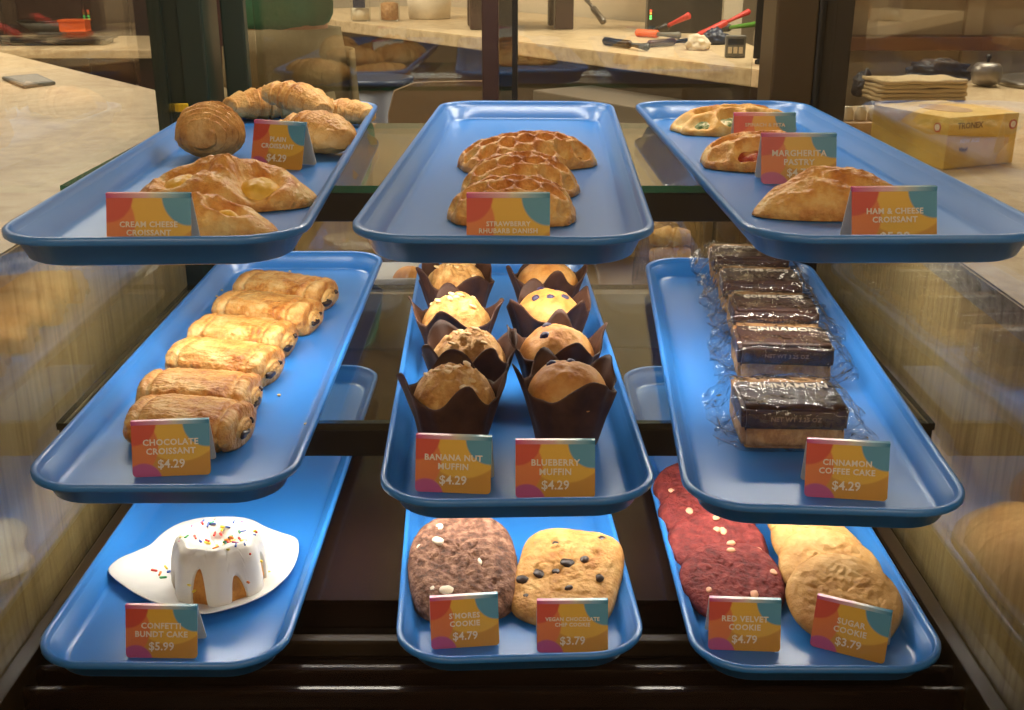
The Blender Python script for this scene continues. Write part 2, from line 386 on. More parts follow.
# ------------------------------------------------------------------ counters beside the case
lc = thing('left_counter', 'beige quartz counter with pale wood side, left of the display case', 'counter', (-0.52, 1.6, 0))
def cpoly(root, name, pts, z0, z1, mat, bevel=0.0):
    return prism(name, [(p[0] - root.location.x, p[1] - root.location.y) for p in pts], z0, z1, mat, root, bevel)
zl = CZ - 0.303
LP = [(-0.532, 0.5), (-0.532, 1.79), (-0.566, 1.79), (-0.566, 2.27), (-1.55, 3.52), (-3.2, 5.2), (-3.2, 0.5)]
o = cpoly(lc, 'worktop', LP, zl - 0.034, zl, [M['quartz'], M['quartz_edge']], 0.002)
for p in o.data.polygons: p.material_index = 0 if abs(p.normal.z) > 0.6 else 1
cpoly(lc, 'cabinet', [(-0.536, 0.52), (-0.536, 1.788), (-0.57, 1.788), (-0.57, 2.24), (-1.55, 3.48), (-3.15, 5.1), (-3.15, 0.52)], 0, zl - 0.034, M['wood'])
rc = thing('right_counter', 'beige quartz counter with pale wood side, right of the display case', 'counter', (0.5, 1.6, 0))
zr = CZ - 0.330
RP = [(0.496, 0.5), (0.496, 1.79), (0.532, 1.79), (0.532, 2.42), (0.80, 2.52), (0.95, 3.05), (2.6, 3.10), (2.6, 0.5)]
o = cpoly(rc, 'worktop', RP, zr - 0.034, zr, [M['quartz'], M['quartz_edge']], 0.002)
for p in o.data.polygons: p.material_index = 0 if abs(p.normal.z) > 0.6 else 1
cpoly(rc, 'cabinet', [(0.50, 0.52), (0.50, 1.788), (0.536, 1.788), (0.536, 2.40), (0.80, 2.50), (0.95, 3.02), (2.55, 3.06), (2.55, 0.52)], 0, zr - 0.034, M['wood'])

gq = [on(u, v, zl) for u, v in ((2, 80), (38, 77), (56, 85), (24, 89))]
gc = sum(gq, Vector()) / 4
pad = thing('grey_pad', 'flat dark grey pad lying on the left counter', 'pad', (gc.x, gc.y, zl + 0.0004))
prism('plate', [(q.x - gc.x, q.y - gc.y) for q in gq], 0, 0.008, M['grey'], pad, 0.002)
prism('screen', [((q.x - gc.x) * 0.8, (q.y - gc.y) * 0.8) for q in gq], 0.0081, 0.009, M['steel'], pad)

# ------------------------------------------------------------------ trays
TW, TL = 0.2565, 0.845
def rrect(w, l, r, n=8):
    pts = []
    for cx, cy, a0 in ((w / 2 - r, r, -pi / 2), (w / 2 - r, l - r, 0), (-w / 2 + r, l - r, pi / 2), (-w / 2 + r, r, pi)):
        for k in range(n + 1):
            a = a0 + (pi / 2) * k / n
            pts.append((cx + r * cos(a), cy + r * sin(a)))
    return pts
def tray_mesh():
    prof = [(0.034, -0.0285), (0.020, -0.0280), (0.0165, -0.026), (0.0085, -0.0075), (0.0015, -0.0075), (0.0, -0.006), (0.0, -0.0015), (0.0018, 0.0), (0.0048, 0.0), (0.0066, -0.002),
            (0.0085, -0.0080), (0.0130, -0.0090), (0.0185, -0.0225), (0.0215, -0.0250), (0.0255, -0.0258), (0.036, -0.0258)]
    verts, faces = [], []
    for d, z in prof:
        r = max(0.058 - d * 0.8, 0.008)
        verts += [(x, y + d, z) for x, y in rrect(TW - 2 * d, TL - 2 * d, r)]
    n = len(verts) // len(prof)
    for i in range(len(prof) - 1):
        for k in range(n): faces.append((i * n + k, i * n + (k + 1) % n, (i + 1) * n + (k + 1) % n, (i + 1) * n + k))
    faces.append(tuple(range(n))[::-1]); faces.append(tuple((len(prof) - 1) * n + k for k in range(n)))
    return verts, faces
TRAYS = {  # x, y of the front edge's middle, yaw in degrees, shelf, label
    'TL': (-0.2975, 0.8800, 2.0, 0, 'blue tray of plain and cream cheese croissants on the top shelf'),
    'TM': (-0.0099, 0.8836, -2.2, 0, 'blue tray of three lattice danishes on the top shelf'),
    'TR': (0.3232, 0.8866, 1.0, 0, 'blue tray of three savoury pastries on the top shelf'),
    'ML': (-0.3315, 0.9275, 0.1, 1, 'blue tray of chocolate croissants on the middle shelf'),
    'MM': (0.0067, 0.9000, 1.7, 1, 'blue tray with two rows of muffins'),
    'MR': (0.2825, 0.8840, -3.75, 1, 'blue tray of wrapped coffee cakes on the middle shelf'),
    'BL': (-0.3560, 0.9380, -0.5, 2, 'blue tray carrying the iced bundt cake on a white plate'),
    'BM': (0.0110, 0.9510, 2.9, 2, 'blue tray with brown and chocolate chip cookies below the muffins'),
    'BR': (0.3095, 0.9320, -0.1, 2, 'blue tray of red and pale sugar cookies'),
}
RZ = [CZ - 0.2203, CZ - 0.4650, CZ - 0.6653]
FZ = [z - 0.0258 for z in RZ]               # tray floors
tv, tf = tray_mesh(); tray0 = None
for k, (x, y, yaw, s, lab) in TRAYS.items():
    if tray0 is None:
        tray0 = o = mk('serving_tray', tv, tf, M['blue'])
    else:
        o = tray0.copy(); C.objects.link(o)
    o.location = (x, y, RZ[s]); o.rotation_euler = (0, 0, radians(yaw))
    tag(o, lab, 'tray', 'blue serving trays')

# ------------------------------------------------------------------ price tags
def price_tag(label, body, bl, br, z, price=None, w=0.075, h=0.054, big=1.0):
    """bl, br: the two lower front corners on the tray floor (world points)"""
    d = (br - bl); d.z = 0
    mid = (bl + br) / 2; w = d.length
    t = thing('price_tag', label, 'price tag', (mid.x, mid.y, z + 0.0006), atan2(d.y, d.x), 'price tags standing on the trays')
    lean = radians(17); hy, hz = h * sin(lean), h * cos(lean)
    th = 0.0012
    def panel(name, y0, y1, z1, mat, ylow, parent, r=0.004):
        # a rounded-corner sheet from (ylow, 0) up to (y1, z1)
        pts = []
        for cx, cz, a0 in ((w / 2 - r, r, -pi / 2), (w / 2, h, None), (-w / 2, h, None), (-w / 2 + r, r, pi)):
            if a0 is None: pts.append((cx, cz))
            else:
                for q in range(5):
                    a = a0 + (pi / 2) * q / 4; pts.append((cx + r * cos(a), cz + r * sin(a)))
        vs = []
        for off in (0.0, th):
            for px, pz in pts:
                f = pz / h
                vs.append((px, ylow + (y1 - ylow) * f + off, z1 * f))
        n = len(pts)
        fs = [tuple(range(n)), tuple(range(n, 2 * n))[::-1]] + [(k, (k + 1) % n, n + (k + 1) % n, n + k) for k in range(n)]
        o = mk(name, vs, fs, mat, parent, smooth=False)
        uvl = o.data.uv_layers.new(name='card')
        for li, lp in enumerate(o.data.loops):
            c = o.data.vertices[lp.vertex_index].co
            uvl.data[li].uv = ((c.x + w / 2) / w, c.z / z1)
        return o
    panel('front_card', 0, hy, hz, M['card'], 0.0, t)
    panel('back_card', 0, hy + 0.0016, hz, M['cardback'], 2 * hy + 0.004, t)
    cap = box('fold_edge', -w / 2, w / 2, hy - 0.0012, hy + 0.004, hz - 0.003, hz + 0.0012, M['fold'], t, 0.0005)
    lines = body.count('\n') + 1
    longest = max(len(s) for s in body.split('\n'))
    size = min(0.0092, 1.12 * w / max(longest, 10)) * big
    front = lambda f: (0, hy * f - 0.0007, hz * f)
    rot = (pi / 2 - lean, 0, 0)
    if price is None:
        lettering('lettering', body, size, M['print'], t, front(0.60 if lines > 1 else 0.80), rot, bold=size * 0.024, line=1.05, spacing=1.08)
    else:
        lettering('lettering', body, size, M['print'], t, front(0.70), rot, bold=size * 0.024, line=1.05, spacing=1.08)
        lettering('price', price, 0.0118, M['print'], t, front(0.70 - lines * 0.19 + 0.015), rot, bold=0.00018)
    return t
def tag_low(label, body, price, p, q, s, **k):          # the lower corners show
    return price_tag(label, body, on(*p, FZ[s]), on(*q, FZ[s]), FZ[s], price, **k)
def tag_top(label, body, price, p, q, s, **k):          # only the upper corners show: they stand h*cos above the floor, leaning back
    h = 0.054; a = on(*p, FZ[s] + h * cos(radians(17))); b = on(*q, FZ[s] + h * cos(radians(17)))
    for c in (a, b): c.y -= h * sin(radians(17))
    return price_tag(label, body, a, b, FZ[s], price, **k)
tag_top('price tag before the pile of plain croissants', 'PLAIN\nCROISSANT', '$4.29', (250, 121), (301, 124), 0)
tag_top('price tag reading CREAM CHEESE CROISSANT', 'CREAM CHEESE\nCROISSANT', None, (106, 195), (190.6, 195), 0)
tag_top('price tag reading STRAWBERRY RHUBARB DANISH', 'STRAWBERRY\nRHUBARB DANISH', None, (466.5, 195), (550, 195), 0)
tag_top('price tag reading SPINACH & FETA', 'SPINACH & FETA', None, (734, 114), (796, 114), 0)
tag_low('price tag reading MARGHERITA PASTRY', 'MARGHERITA\nPASTRY', '$4.79', (761, 184.5), (836, 184.5), 0)
tag_top('price tag reading HAM & CHEESE CROISSANT', 'HAM & CHEESE\nCROISSANT', '$5.29', (853, 189), (938, 188), 0)
tag_low('price tag reading CHOCOLATE CROISSANT $4.29', 'CHOCOLATE\nCROISSANT', '$4.29', (133, 478), (211, 475), 1)
tag_low('price tag reading BANANA NUT MUFFIN $4.29', 'BANANA NUT\nMUFFIN', '$4.29', (415, 492), (490.5, 495), 1)
tag_low('price tag reading BLUEBERRY MUFFIN $4.29', 'BLUEBERRY\nMUFFIN', '$4.29', (515.5, 498.5), (595, 498.5), 1)
tag_low('price tag reading CINNAMON COFFEE CAKE $4.29', 'CINNAMON\nCOFFEE CAKE', '$4.29', (804, 497), (887, 502), 1)
tag_low('price tag reading CONFETTI BUNDT CAKE $5.99', 'CONFETTI\nBUNDT CAKE', '$5.99', (126, 658), (197.5, 659), 2)
tag_low("price tag reading S'MORES COOKIE $4.79", "S'MORES\nCOOKIE", '$4.79', (431.5, 650), (499.5, 645.5), 2)
tag_low('price tag reading VEGAN CHOCOLATE CHIP COOKIE $3.79', 'VEGAN CHOCOLATE\nCHIP COOKIE', '$3.79', (537, 653), (608, 652.5), 2)
tag_low('price tag reading RED VELVET COOKIE $4.79', 'RED VELVET\nCOOKIE', '$4.79', (708, 650), (780, 652.5), 2)
tag_low('price tag reading SUGAR COOKIE $3.79', 'SUGAR\nCOOKIE', '$3.79', (809.5, 646), (884, 665), 2)

# ------------------------------------------------------------------ pastry shapes
def polar(name, outline, height, mat, parent=None, nr=26, na=72, base=0.0, prow=0.9):
    """a domed slab: rings shrink towards the centre; height(x, y, r, a) gives the upper surface"""
    verts, faces = [], []
    rs = [(1 - (1 - k / nr) ** 1.0) ** prow for k in range(1, nr + 1)]
    verts.append((0, 0, height(0, 0, 0, 0)))
    for r in rs:
        for k in range(na):
            a = 2 * pi * k / na; ox, oy = outline(a)
            verts.append((ox * r, oy * r, height(ox * r, oy * r, r, a)))
    top = len(verts)
    for k in range(na): faces.append((0, 1 + k, 1 + (k + 1) % na))
    for i in range(nr - 1):
        for k in range(na):
            faces.append((1 + i * na + k, 1 + (i + 1) * na + k, 1 + (i + 1) * na + (k + 1) % na, 1 + i * na + (k + 1) % na))
    lo = 1 + (nr - 1) * na
    for f, dz in ((0.985, -0.0022), (0.94, 0.0)):
        b = len(verts)
        for k in range(na):
            v = verts[1 + (nr - 1) * na + k]
            verts.append((v[0] * f, v[1] * f, base if dz == 0 else max(base, v[2] * 0.3 + base * 0.7)))
        for k in range(na): faces.append((lo + k, b + k, b + (k + 1) % na, lo + (k + 1) % na))
        lo = b
    faces.append(tuple(lo + k for k in range(na))[::-1])
    return mk(name, verts, faces, mat, parent)
def edge(r, p=3.0, q=0.5): return max(0.0, 1 - r ** p) ** q

def croissant_mesh(L=0.12, R=0.026, bend=1.3, seed=0, tips=0.24, nseg=3.2, flat=0.85):
    """crescent roll: layered steps from the thick middle to the tips"""
    ns, nc = 110, 40
    verts, faces = [], []
    off = Vector((seed * 7.3, seed * 3.1, seed * 1.7))
    for i in range(ns + 1):
        s = -1 + 2 * i / ns
        a = s * bend / 2
        rad = L / bend
        cx, cy = rad * sin(a), rad * (cos(a) - 1)
        tx, ty = cos(a), -sin(a)
        base = R * (tips + (1 - tips) * (max(0, 1 - abs(s) ** 1.8)) ** 0.62)
        if abs(s) > 0.96: base *= sqrt(max(0.0, 1 - ((abs(s) - 0.96) / 0.04) ** 2)) * 0.95 + 0.05
        for k in range(nc):
            t = 2 * pi * k / nc
            sk = abs(s) * nseg + 0.16 * sin(t + seed) * (1 if s > 0 else -1) + 0.1 * noise.noise(off + Vector((s * 2, cos(t), sin(t))))
            fr = sk - math.floor(sk)
            ridge = 0.24 * (1 - fr) ** 0.9 * min(1.0, fr * 9) - 0.06
            fine = 0.010 * sin(sk * 31 + 2 * noise.noise(off + Vector((s * 5, cos(t) * 2, sin(t) * 2))))
            r = base * (0.93 + ridge + fine * min(1, abs(s) * 3 + 0.4))
            p = Vector((cx * 40, cy * 40, 0)) + Vector((cos(t), sin(t), 0)) * 1.5 + off
            r *= 1 + 0.05 * fbm(p, 3) + 0.035 * fbm(p * 4.0 + Vector((0, 0, s * 9)), 3)
            u, w = r * cos(t), r * sin(t) * flat
            if w < 0: w *= 0.72
            verts.append((cx + ty * -u * -1 * -1, cy + tx * u, w + R * flat * 0.62))
    for i in range(ns):
        for k in range(nc):
            faces.append((i * nc + k, i * nc + (k + 1) % nc, (i + 1) * nc + (k + 1) % nc, (i + 1) * nc + k))
    faces.append(tuple(range(nc))[::-1]); faces.append(tuple(ns * nc + k for k in range(nc)))
    zmin = min(v[2] for v in verts)
    return [(v[0], v[1], v[2] - zmin) for v in verts], faces
def croissant(label, loc, rz, tilt=(0, 0), mat='croissant', group=None, **k):
    v, f = croissant_mesh(**k)
    o = mk('croissant', v, f, M[mat])
    o.location = loc; o.rotation_euler = (tilt[0], tilt[1], rz)
    return tag(o, label, 'croissant', group)

# plain croissants piled at the back of the left top tray
g = 'plain croissants piled on the left top tray'
f0 = FZ[0]
def gp(u, v, h, s=0):                        # ground point under a feature seen at height h above the tray floor
    p = on(u, v, FZ[s] + h); return Vector((p.x, p.y, FZ[s]))
croissant('coiled plain croissant seen end on, left of the PLAIN CROISSANT tag', gp(212, 133, 0.03), radians(75), group=g, L=0.085, R=0.040, bend=0.9, seed=1, tips=0.30, nseg=5.2, flat=0.92)
croissant('big plain croissant right of the PLAIN CROISSANT tag', gp(318, 133, 0.025), radians(-38), group=g, L=0.115, R=0.034, bend=1.1, seed=2, tips=0.4)
croissant('plain croissant behind the tag, its left end by the coiled croissant', gp(268, 106, 0.02), radians(20), group=g, L=0.13, R=0.031, bend=1.2, seed=3, tips=0.4)
croissant('small plain croissant end at the back right tray corner', gp(342, 112, 0.018), radians(-12), group=g, L=0.10, R=0.024, bend=1.1, seed=4, tips=0.5)
p = gp(298, 97, 0.045); croissant('plain croissant lying on top of the pile', (p.x, p.y + 0.01, f0 + 0.022), radians(-30), (radians(6), radians(10)), group=g, L=0.120, R=0.027, bend=1.1, seed=5, tips=0.4)

def folded(name, label, loc, rz, L, W, Hh, seed, mat, fill=None, pockets=(), group=None, twist=0.6, cat='pastry', sharp=1.15):
    """folded dough: pointed ends, a diagonal overlapping fold, optional open pockets with filling"""
    off = Vector((seed * 5.1, seed * 2.7, seed))
    def outline(a):
        c, s_ = cos(a), sin(a)
        n = (abs(c) ** sharp + abs(s_) ** (sharp + 0.9)) ** (-1 / (sharp + 0.35))
        j = 1 + 0.05 * noise.noise(off + Vector((c, s_, 0)) * 1.7)
        return (L / 2 * c * n * j, W / 2 * s_ * n * j)
    def hgt(x, y, r, a):
        u, v = x / (L / 2), y / (W / 2)
        h = Hh * (edge(r, 2.6, 0.55)) * (0.55 + 0.45 * (1 - u * u))
        d = (v + twist * sin(u * 2.4))
        h += Hh * 0.10 * exp(-(d / 0.26) ** 2) * edge(r, 4) - Hh * 0.13 * exp(-((d + 0.40) / 0.12) ** 2) * edge(r, 4)
        for pu, pv, pr in pockets:
            q = ((u - pu) / pr) ** 2 + ((v - pv) / (pr * 1.5)) ** 2
            h -= Hh * 0.50 * exp(-q * q * 0.9)
            h += Hh * 0.05 * exp(-(sqrt(q) - 1.35) ** 2 * 5)
        h += (Hh * 0.10 * fbm(off + Vector((x, y, 0)) * 30, 3) + Hh * 0.08 * fbm(off + Vector((x * 0.5, y * 1.5 + x * 0.5, 2)) * 110, 4)) * edge(r, 3) + Hh * 0.025 * sin((u * 5 + v * 3) * 3 + seed) * edge(r, 3)
        return max(0.0008, h)
    t = thing(name, label, cat, loc, rz, group)
    polar('crust', outline, hgt, M[mat], t, 34, 96)
    for pu, pv, pr in pockets if fill else ():
        def fo(a, pr=pr): return (L / 2 * pr * 1.02 * cos(a), W / 2 * pr * 1.45 * sin(a))
        hb = Hh * 0.18
        o = polar('filling', fo, lambda x, y, r, a: hb + Hh * 0.50 * edge(r, 2.2, 0.6) + Hh * 0.07 * fbm(off + Vector((x, y, 3)) * 60, 3) * edge(r, 3), M[fill], t, 12, 36, base=hb * 0.6)
        o.location = (pu * L / 2, pv * W / 2, 0)
    return t
def ends(p, q, z): 
    a, b = on(*p, z), on(*q, z)
    m = (a + b) / 2; d = b - a
    return m, d.length, atan2(d.y, d.x)
m, Lg, rz = ends((105, 220), (279, 222), f0 + 0.012)
folded('cream_cheese_croissant', 'golden cream cheese croissant partly behind its tag at the tray front', (m.x, m.y, f0 + 0.0005), rz, Lg, 0.080, 0.033, 1, 'golden', 'custard', ((0.42, -0.15, 0.2), (-0.45, -0.1, 0.2)), 'cream cheese croissants', 0.5)
m, Lg, rz = ends((134, 184), (324, 190), f0 + 0.015)
folded('cream_cheese_croissant', 'broad cream cheese croissant with two yellow pockets, behind the front one', (m.x - 0.002, m.y, f0 + 0.0005), rz, Lg * 0.95, 0.135, 0.040, 2, 'golden', 'custard', ((0.42, -0.22, 0.25), (-0.40, -0.18, 0.25)), 'cream cheese croissants', 0.35)
m, Lg, rz = ends((754, 206), (912, 199), f0 + 0.010)
folded('ham_cheese_croissant', 'brown ham and cheese croissant with pointed ends, front of the tray', (m.x, m.y, f0 + 0.0005), rz, Lg, 0.088, 0.040, 3, 'golden', None, (), None, 0.5, 'croissant')

def lattice(name, label, loc, rz, L, W, Hh, cell, seed, mat, fill, group=None, sugar=True, cat='danish', depth=0.62, wob=0.10, thr=0.36, fillz=0.46):
    """oval pastry whose slashed top opened into a net of round holes over the filling"""
    off = Vector((seed * 3.7, seed * 1.9, seed * 0.7))
    def outline(a):
        c, s_ = cos(a), sin(a)
        n = (abs(c) ** 2.8 + abs(s_) ** 2.6) ** (-1 / 2.7)
        j = 1 + wob * noise.noise(off + Vector((c, s_, 0)) * 2.2) + 0.03 * noise.noise(off + Vector((c, s_, 0)) * 7)
        return (L / 2 * c * n * j, W / 2 * s_ * n * j)
    def hole(x, y):
        x += 0.10 * cell * noise.noise(off + Vector((x, y, 0)) * 30); y += 0.10 * cell * noise.noise(off + Vector((y, x, 5)) * 30)
        best = 9
        row = round(y / (cell * 0.80))
        for rr in (row - 1, row, row + 1):
            ox = cell * 0.5 * (rr % 2)
            cx = round((x - ox) / cell) * cell + ox; cy = rr * cell * 0.80
            best = min(best, hypot((x - cx) * 0.95, (y - cy) * 1.15) / cell)
        return best
    def hgt(x, y, r, a):
        h = Hh * 1.08 * edge(r, 2.5, 0.52)
        d = hole(x, y)
        k = 1 / (1 + exp((d - thr) * 24))
        k *= min(1, max(0, (0.985 - r) * 14))
        rim = exp(-((d - thr - 0.10) / 0.09) ** 2)
        h = h * (1 - depth * k) + Hh * 0.10 * rim * edge(r, 3)
        h += Hh * 0.07 * fbm(off + Vector((x, y, 0)) * 75, 4) * edge(r, 4)
        return max(0.0008, h)
    t = thing(name, label, cat, loc, rz, group)
    polar('crust', outline, hgt, M[mat], t, 60, 150, prow=0.75)
    if fill:
        polar('filling', lambda a: tuple(0.90 * q for q in outline(a)), lambda x, y, r, a: Hh * fillz * edge(r, 4, 0.5) + Hh * 0.1 * fbm(off + Vector((x, y, 9)) * 60, 2) * edge(r, 3), M[fill], t, 18, 60, base=0.004)
    return t
for k, (p, q, w, lab) in enumerate((((449, 212), (580, 212), 0.098, 'strawberry lattice danish right behind its tag, nearest of three'),
                                    ((460, 186), (581, 184), 0.104, 'strawberry lattice danish in the middle of the three'),
                                    ((461, 166), (592, 154), 0.106, 'strawberry lattice danish rearmost of the three'))):
    m, Lg, rz = ends(p, q, f0 + 0.014)
    lattice('lattice_danish', lab, (m.x, m.y + 0.040, f0 + 0.0005), rz, Lg, w, 0.034, 0.0250, k + 1, 'golden', 'jam', 'lattice danishes')
m, Lg, rz = ends((676, 124), (792, 120), f0 + 0.012)
lattice('spinach_feta_pastry', 'pale pastry showing spinach and feta, at the back of the tray', (m.x, m.y, f0 + 0.0005), rz, Lg, 0.11, 0.031, 0.043, 5, 'spin', 'feta', cat='pastry', depth=0.55, thr=0.36, fillz=0.66)
m, Lg, rz = ends((702, 155), (826, 155), f0 + 0.012)
lattice('margherita_pastry', 'brown pastry with red tomato filling, behind the MARGHERITA tag', (m.x, m.y, f0 + 0.0005), rz, Lg, 0.10, 0.034, 0.044, 6, 'golden', 'tomato', cat='pastry', depth=0.6, thr=0.35, fillz=0.62)

# chocolate croissants: rolled pillows with chocolate sticks showing at the ends
def choc_croissant(label, p, q, seed):
    m, Lg, rz = ends(p, q, FZ[1] + 0.016)
    t = thing('chocolate_croissant', label, 'croissant', (m.x, m.y, FZ[1] + 0.0005), rz, 'chocolate croissants in a row on one tray')
    Lg *= 0.98; W, Hh = 0.078, 0.047
    ns, nc = 90, 60; off = Vector((seed * 4.1, seed, seed * 2.2))
    verts, faces = [], []
    for i in range(ns + 1):
        s = -1 + 2 * i / ns
        e = (1 - abs(s) ** 9) ** 0.5 if abs(s) < 1 else 0
        e = 0.62 + 0.38 * e if abs(s) < 0.995 else 0.55
        seam = 1 - 0.13 * exp(-((abs(s) - 0.70 - 0.05 * sin(seed)) / 0.05) ** 2)
        for k in range(nc):
            a = 2 * pi * k / nc
            c, s_ = cos(a), sin(a)
            n = (abs(c) ** 2.5 + abs(s_) ** 2.3) ** (-1 / 2.4)
            q_ = Vector((s * Lg * 20, c * 1.0, s_ * 1.0)) + off
            wr = 1 + 0.06 * fbm(Vector((q_.x * 0.8, q_.y * 2.0, q_.z * 2.0)), 3) + 0.045 * abs(noise.noise(Vector((q_.x * 2.6, q_.y * 3.5, q_.z * 3.5)))) + 0.035 * fbm(Vector((q_.x * 6, q_.y * 8, q_.z * 8)), 3)
            y, z = W / 2 * c * n * e * seam * wr, Hh / 2 * s_ * n * e * seam * wr
            if z < 0: z = max(z, -Hh * 0.40)
            verts.append((s * Lg / 2 + 0.003 * noise.noise(q_), y, z + Hh * 0.40))
    for i in range(ns):
        for k in range(nc): faces.append((i * nc + k, i * nc + (k + 1) % nc, (i + 1) * nc + (k + 1) % nc, (i + 1) * nc + k))
    mk('crust', verts, faces + [tuple(range(nc))[::-1], tuple(ns * nc + k for k in range(nc))], M['flaky'], t)
    for sx in (-1, 1):
        # coiled pale end with the chocolate stick ends
        v, f = [], []
        n1, n2 = 9, 30
        for i in range(n1 + 1):
            r = i / n1
            for k in range(n2):
                a = 2 * pi * k / n2
                bulge = 0.006 * (1 - r * r) + 0.0012 * sin(r * 16 - a)
                v.append((sx * (Lg / 2 - 0.001 + bulge), W * 0.25 * r * cos(a), Hh * 0.41 + Hh * 0.27 * r * sin(a)))
        for i in range(n1):
            for k in range(n2): f.append((i * n2 + k, i * n2 + (k + 1) % n2, (i + 1) * n2 + (k + 1) % n2, (i + 1) * n2 + k))
        mk('coiled_end', v, f, M['croissant'], t)
        for j, (yy, zz, cr) in enumerate(((-0.010 + 0.004 * (seed % 3), 0.013 + 0.002 * (seed % 2), 0.0058), (0.015 - 0.003 * (seed % 2), 0.022, 0.004))):
            bm = bmesh.new(); bmesh.ops.create_icosphere(bm, subdivisions=3, radius=cr)
            for v_ in bm.verts:
                v_.co *= 1 + 0.45 * noise.noise(v_.co * 210 + off + Vector((j * 4.0, sx, 0)))
                v_.co.x *= 0.8; v_.co.y *= 1.7 if j == 0 else 0.8; v_.co.z *= 0.8
            o = from_bm('chocolate_stick', bm, M['choc'], t, True); o.location = (sx * (Lg / 2 + 0.0025), yy, zz)
    return t
for k, (p, q, lab) in enumerate((((136, 421), (246, 430), 'flaky chocolate croissant right behind its tag, nearest of the row'),
                                 ((144, 395), (256, 399), 'chocolate croissant second from its tag'),
                                 ((178, 359), (274, 371), 'chocolate croissant third from its tag'),
                                 ((198, 335), (289, 344), 'chocolate croissant fourth from its tag'),
                                 ((223, 309), (315, 321), 'chocolate croissant fifth from its tag'),
                                 ((243, 288), (330, 299), 'chocolate croissant farthest from its tag'))):
    choc_croissant(lab, p, q, k + 1)
# a few pastry crumbs on that tray
for u, v in ((279, 396), (306, 425), (222, 291), (217, 297), (290, 272)):
    c = on(u, v, FZ[1]); bm = bmesh.new(); bmesh.ops.create_icosphere(bm, subdivisions=1, radius=0.0026)
    for vv in bm.verts: vv.co = vv.co * (1 + 0.4 * noise.noise(vv.co * 900 + c * 50)); vv.co.z *= 0.5
    o = from_bm('crumb', bm, M['paledough']); o.location = (c.x, c.y, FZ[1] + 0.0013)
    tag(o, 'pale pastry crumb on the chocolate croissant tray', 'crumb', 'pastry crumbs on the blue tray')

# muffins in tulip papers
def muffin(label, base, seed, kind, rz, group, size=1.0, gap=1.0):
    t = thing('muffin', label, 'muffin', (base.x, base.y, FZ[1] + 0.0005), rz, group)
    t.scale = (size,) * 3
    off = Vector((seed * 3.3, seed * 1.1, seed * 2.9))
    # paper: narrow foot, flared upper edge pleated into four points
    prof = [i / 16 for i in range(17)]; n = 80
    def pt(f, a, inner):
        pk = 0.5 + 0.5 * cos(4 * a + 0.9 * sin(a + seed))
        top = 0.060 + 0.026 * pk ** 1.6 * (1 + 0.35 * noise.noise(off + Vector((cos(a), sin(a), 0)) * 1.3))
        r = 0.033 + 0.017 * f + 0.008 * f ** 3 * pk ** 2 + 0.0018 * f * sin(a * 12 + seed) - 0.001 * inner
        r *= 1 + 0.03 * noise.noise(off + Vector((cos(a) * 2, sin(a) * 2, f * 3)))
        return (r * cos(a), r * sin(a), top * f + 0.0008 * inner)
    verts, faces = [], []
    for inner in (0, 1):
        for f in prof:
            for k in range(n): verts.append(pt(f, 2 * pi * k / n, inner))
    m_ = len(prof)
    for inner in (0, 1):
        b = inner * m_ * n
        for i in range(m_ - 1):
            for k in range(n): faces.append((b + i * n + k, b + i * n + (k + 1) % n, b + (i + 1) * n + (k + 1) % n, b + (i + 1) * n + k))
    for k in range(n): faces.append(((m_ - 1) * n + k, (m_ - 1) * n + (k + 1) % n, (2 * m_ - 1) * n + (k + 1) % n, (2 * m_ - 1) * n + k))
    faces.append(tuple(range(n)))
    mk('paper_wrapper', verts, faces, M['wrapper'], t)
    amp = 0.007 if kind == 'banana' else 0.004
    def dome(x, y, r, a):
        lump = fbm(off + Vector((x, y, 0)) * (75 if kind == 'banana' else 32), 4)
        return 0.049 + 0.038 * edge(r, 2.2, 0.62) + amp * lump * (1 - 0.6 * r ** 4)
    def o_(a):
        j = 1 + 0.05 * noise.noise(off + Vector((cos(a), sin(a), 1)) * 1.5)
        return (0.0432 * cos(a) * j, 0.0432 * sin(a) * j)
    polar('muffin_top', o_, dome, M['banana' if kind == 'banana' else 'blueb'], t, 34, 90, base=0.046)
    if kind == 'blueberry':
        for j in range({13: 5, 14: 1}.get(seed, 2)):
            a, r = seed * 1.7 + j * 1.3 + 1.0, 0.012 + 0.0065 * (j % 3)
            bm = bmesh.new(); bmesh.ops.create_icosphere(bm, subdivisions=3, radius=0.0064)
            for v in bm.verts: v.co *= 1 + 0.22 * noise.noise(v.co * 300 + off)
            o = from_bm('blueberry', bm, M['berry'], t, True)
            o.location = (r * cos(a), r * sin(a), dome(r * cos(a), r * sin(a), r / 0.0432, a) - 0.0042)
    if kind == 'banana':
        for j in range(9):
            a, r = seed * 2.1 + j * 0.7, 0.006 + 0.0042 * ((j * 5) % 7)
            bm = bmesh.new(); bmesh.ops.create_icosphere(bm, subdivisions=2, radius=0.0036)
            for v in bm.verts: v.co.z *= 0.45; v.co.x *= 1.5; v.co *= 1 + 0.2 * noise.noise(v.co * 400 + off + Vector((j, 0, 0)))
            o = from_bm('nut_piece', bm, M['nut'], t, True)
            o.location = (r * cos(a), r * sin(a), dome(r * cos(a), r * sin(a), r / 0.0455, a) + 0.0005); o.rotation_euler = (0.3 * sin(j), 0.3 * cos(j * 2), j * 1.9)
    return t
def apex(u, v): 
    p = on(u, v, FZ[1] + 0.083); return Vector((p.x, p.y, FZ[1]))
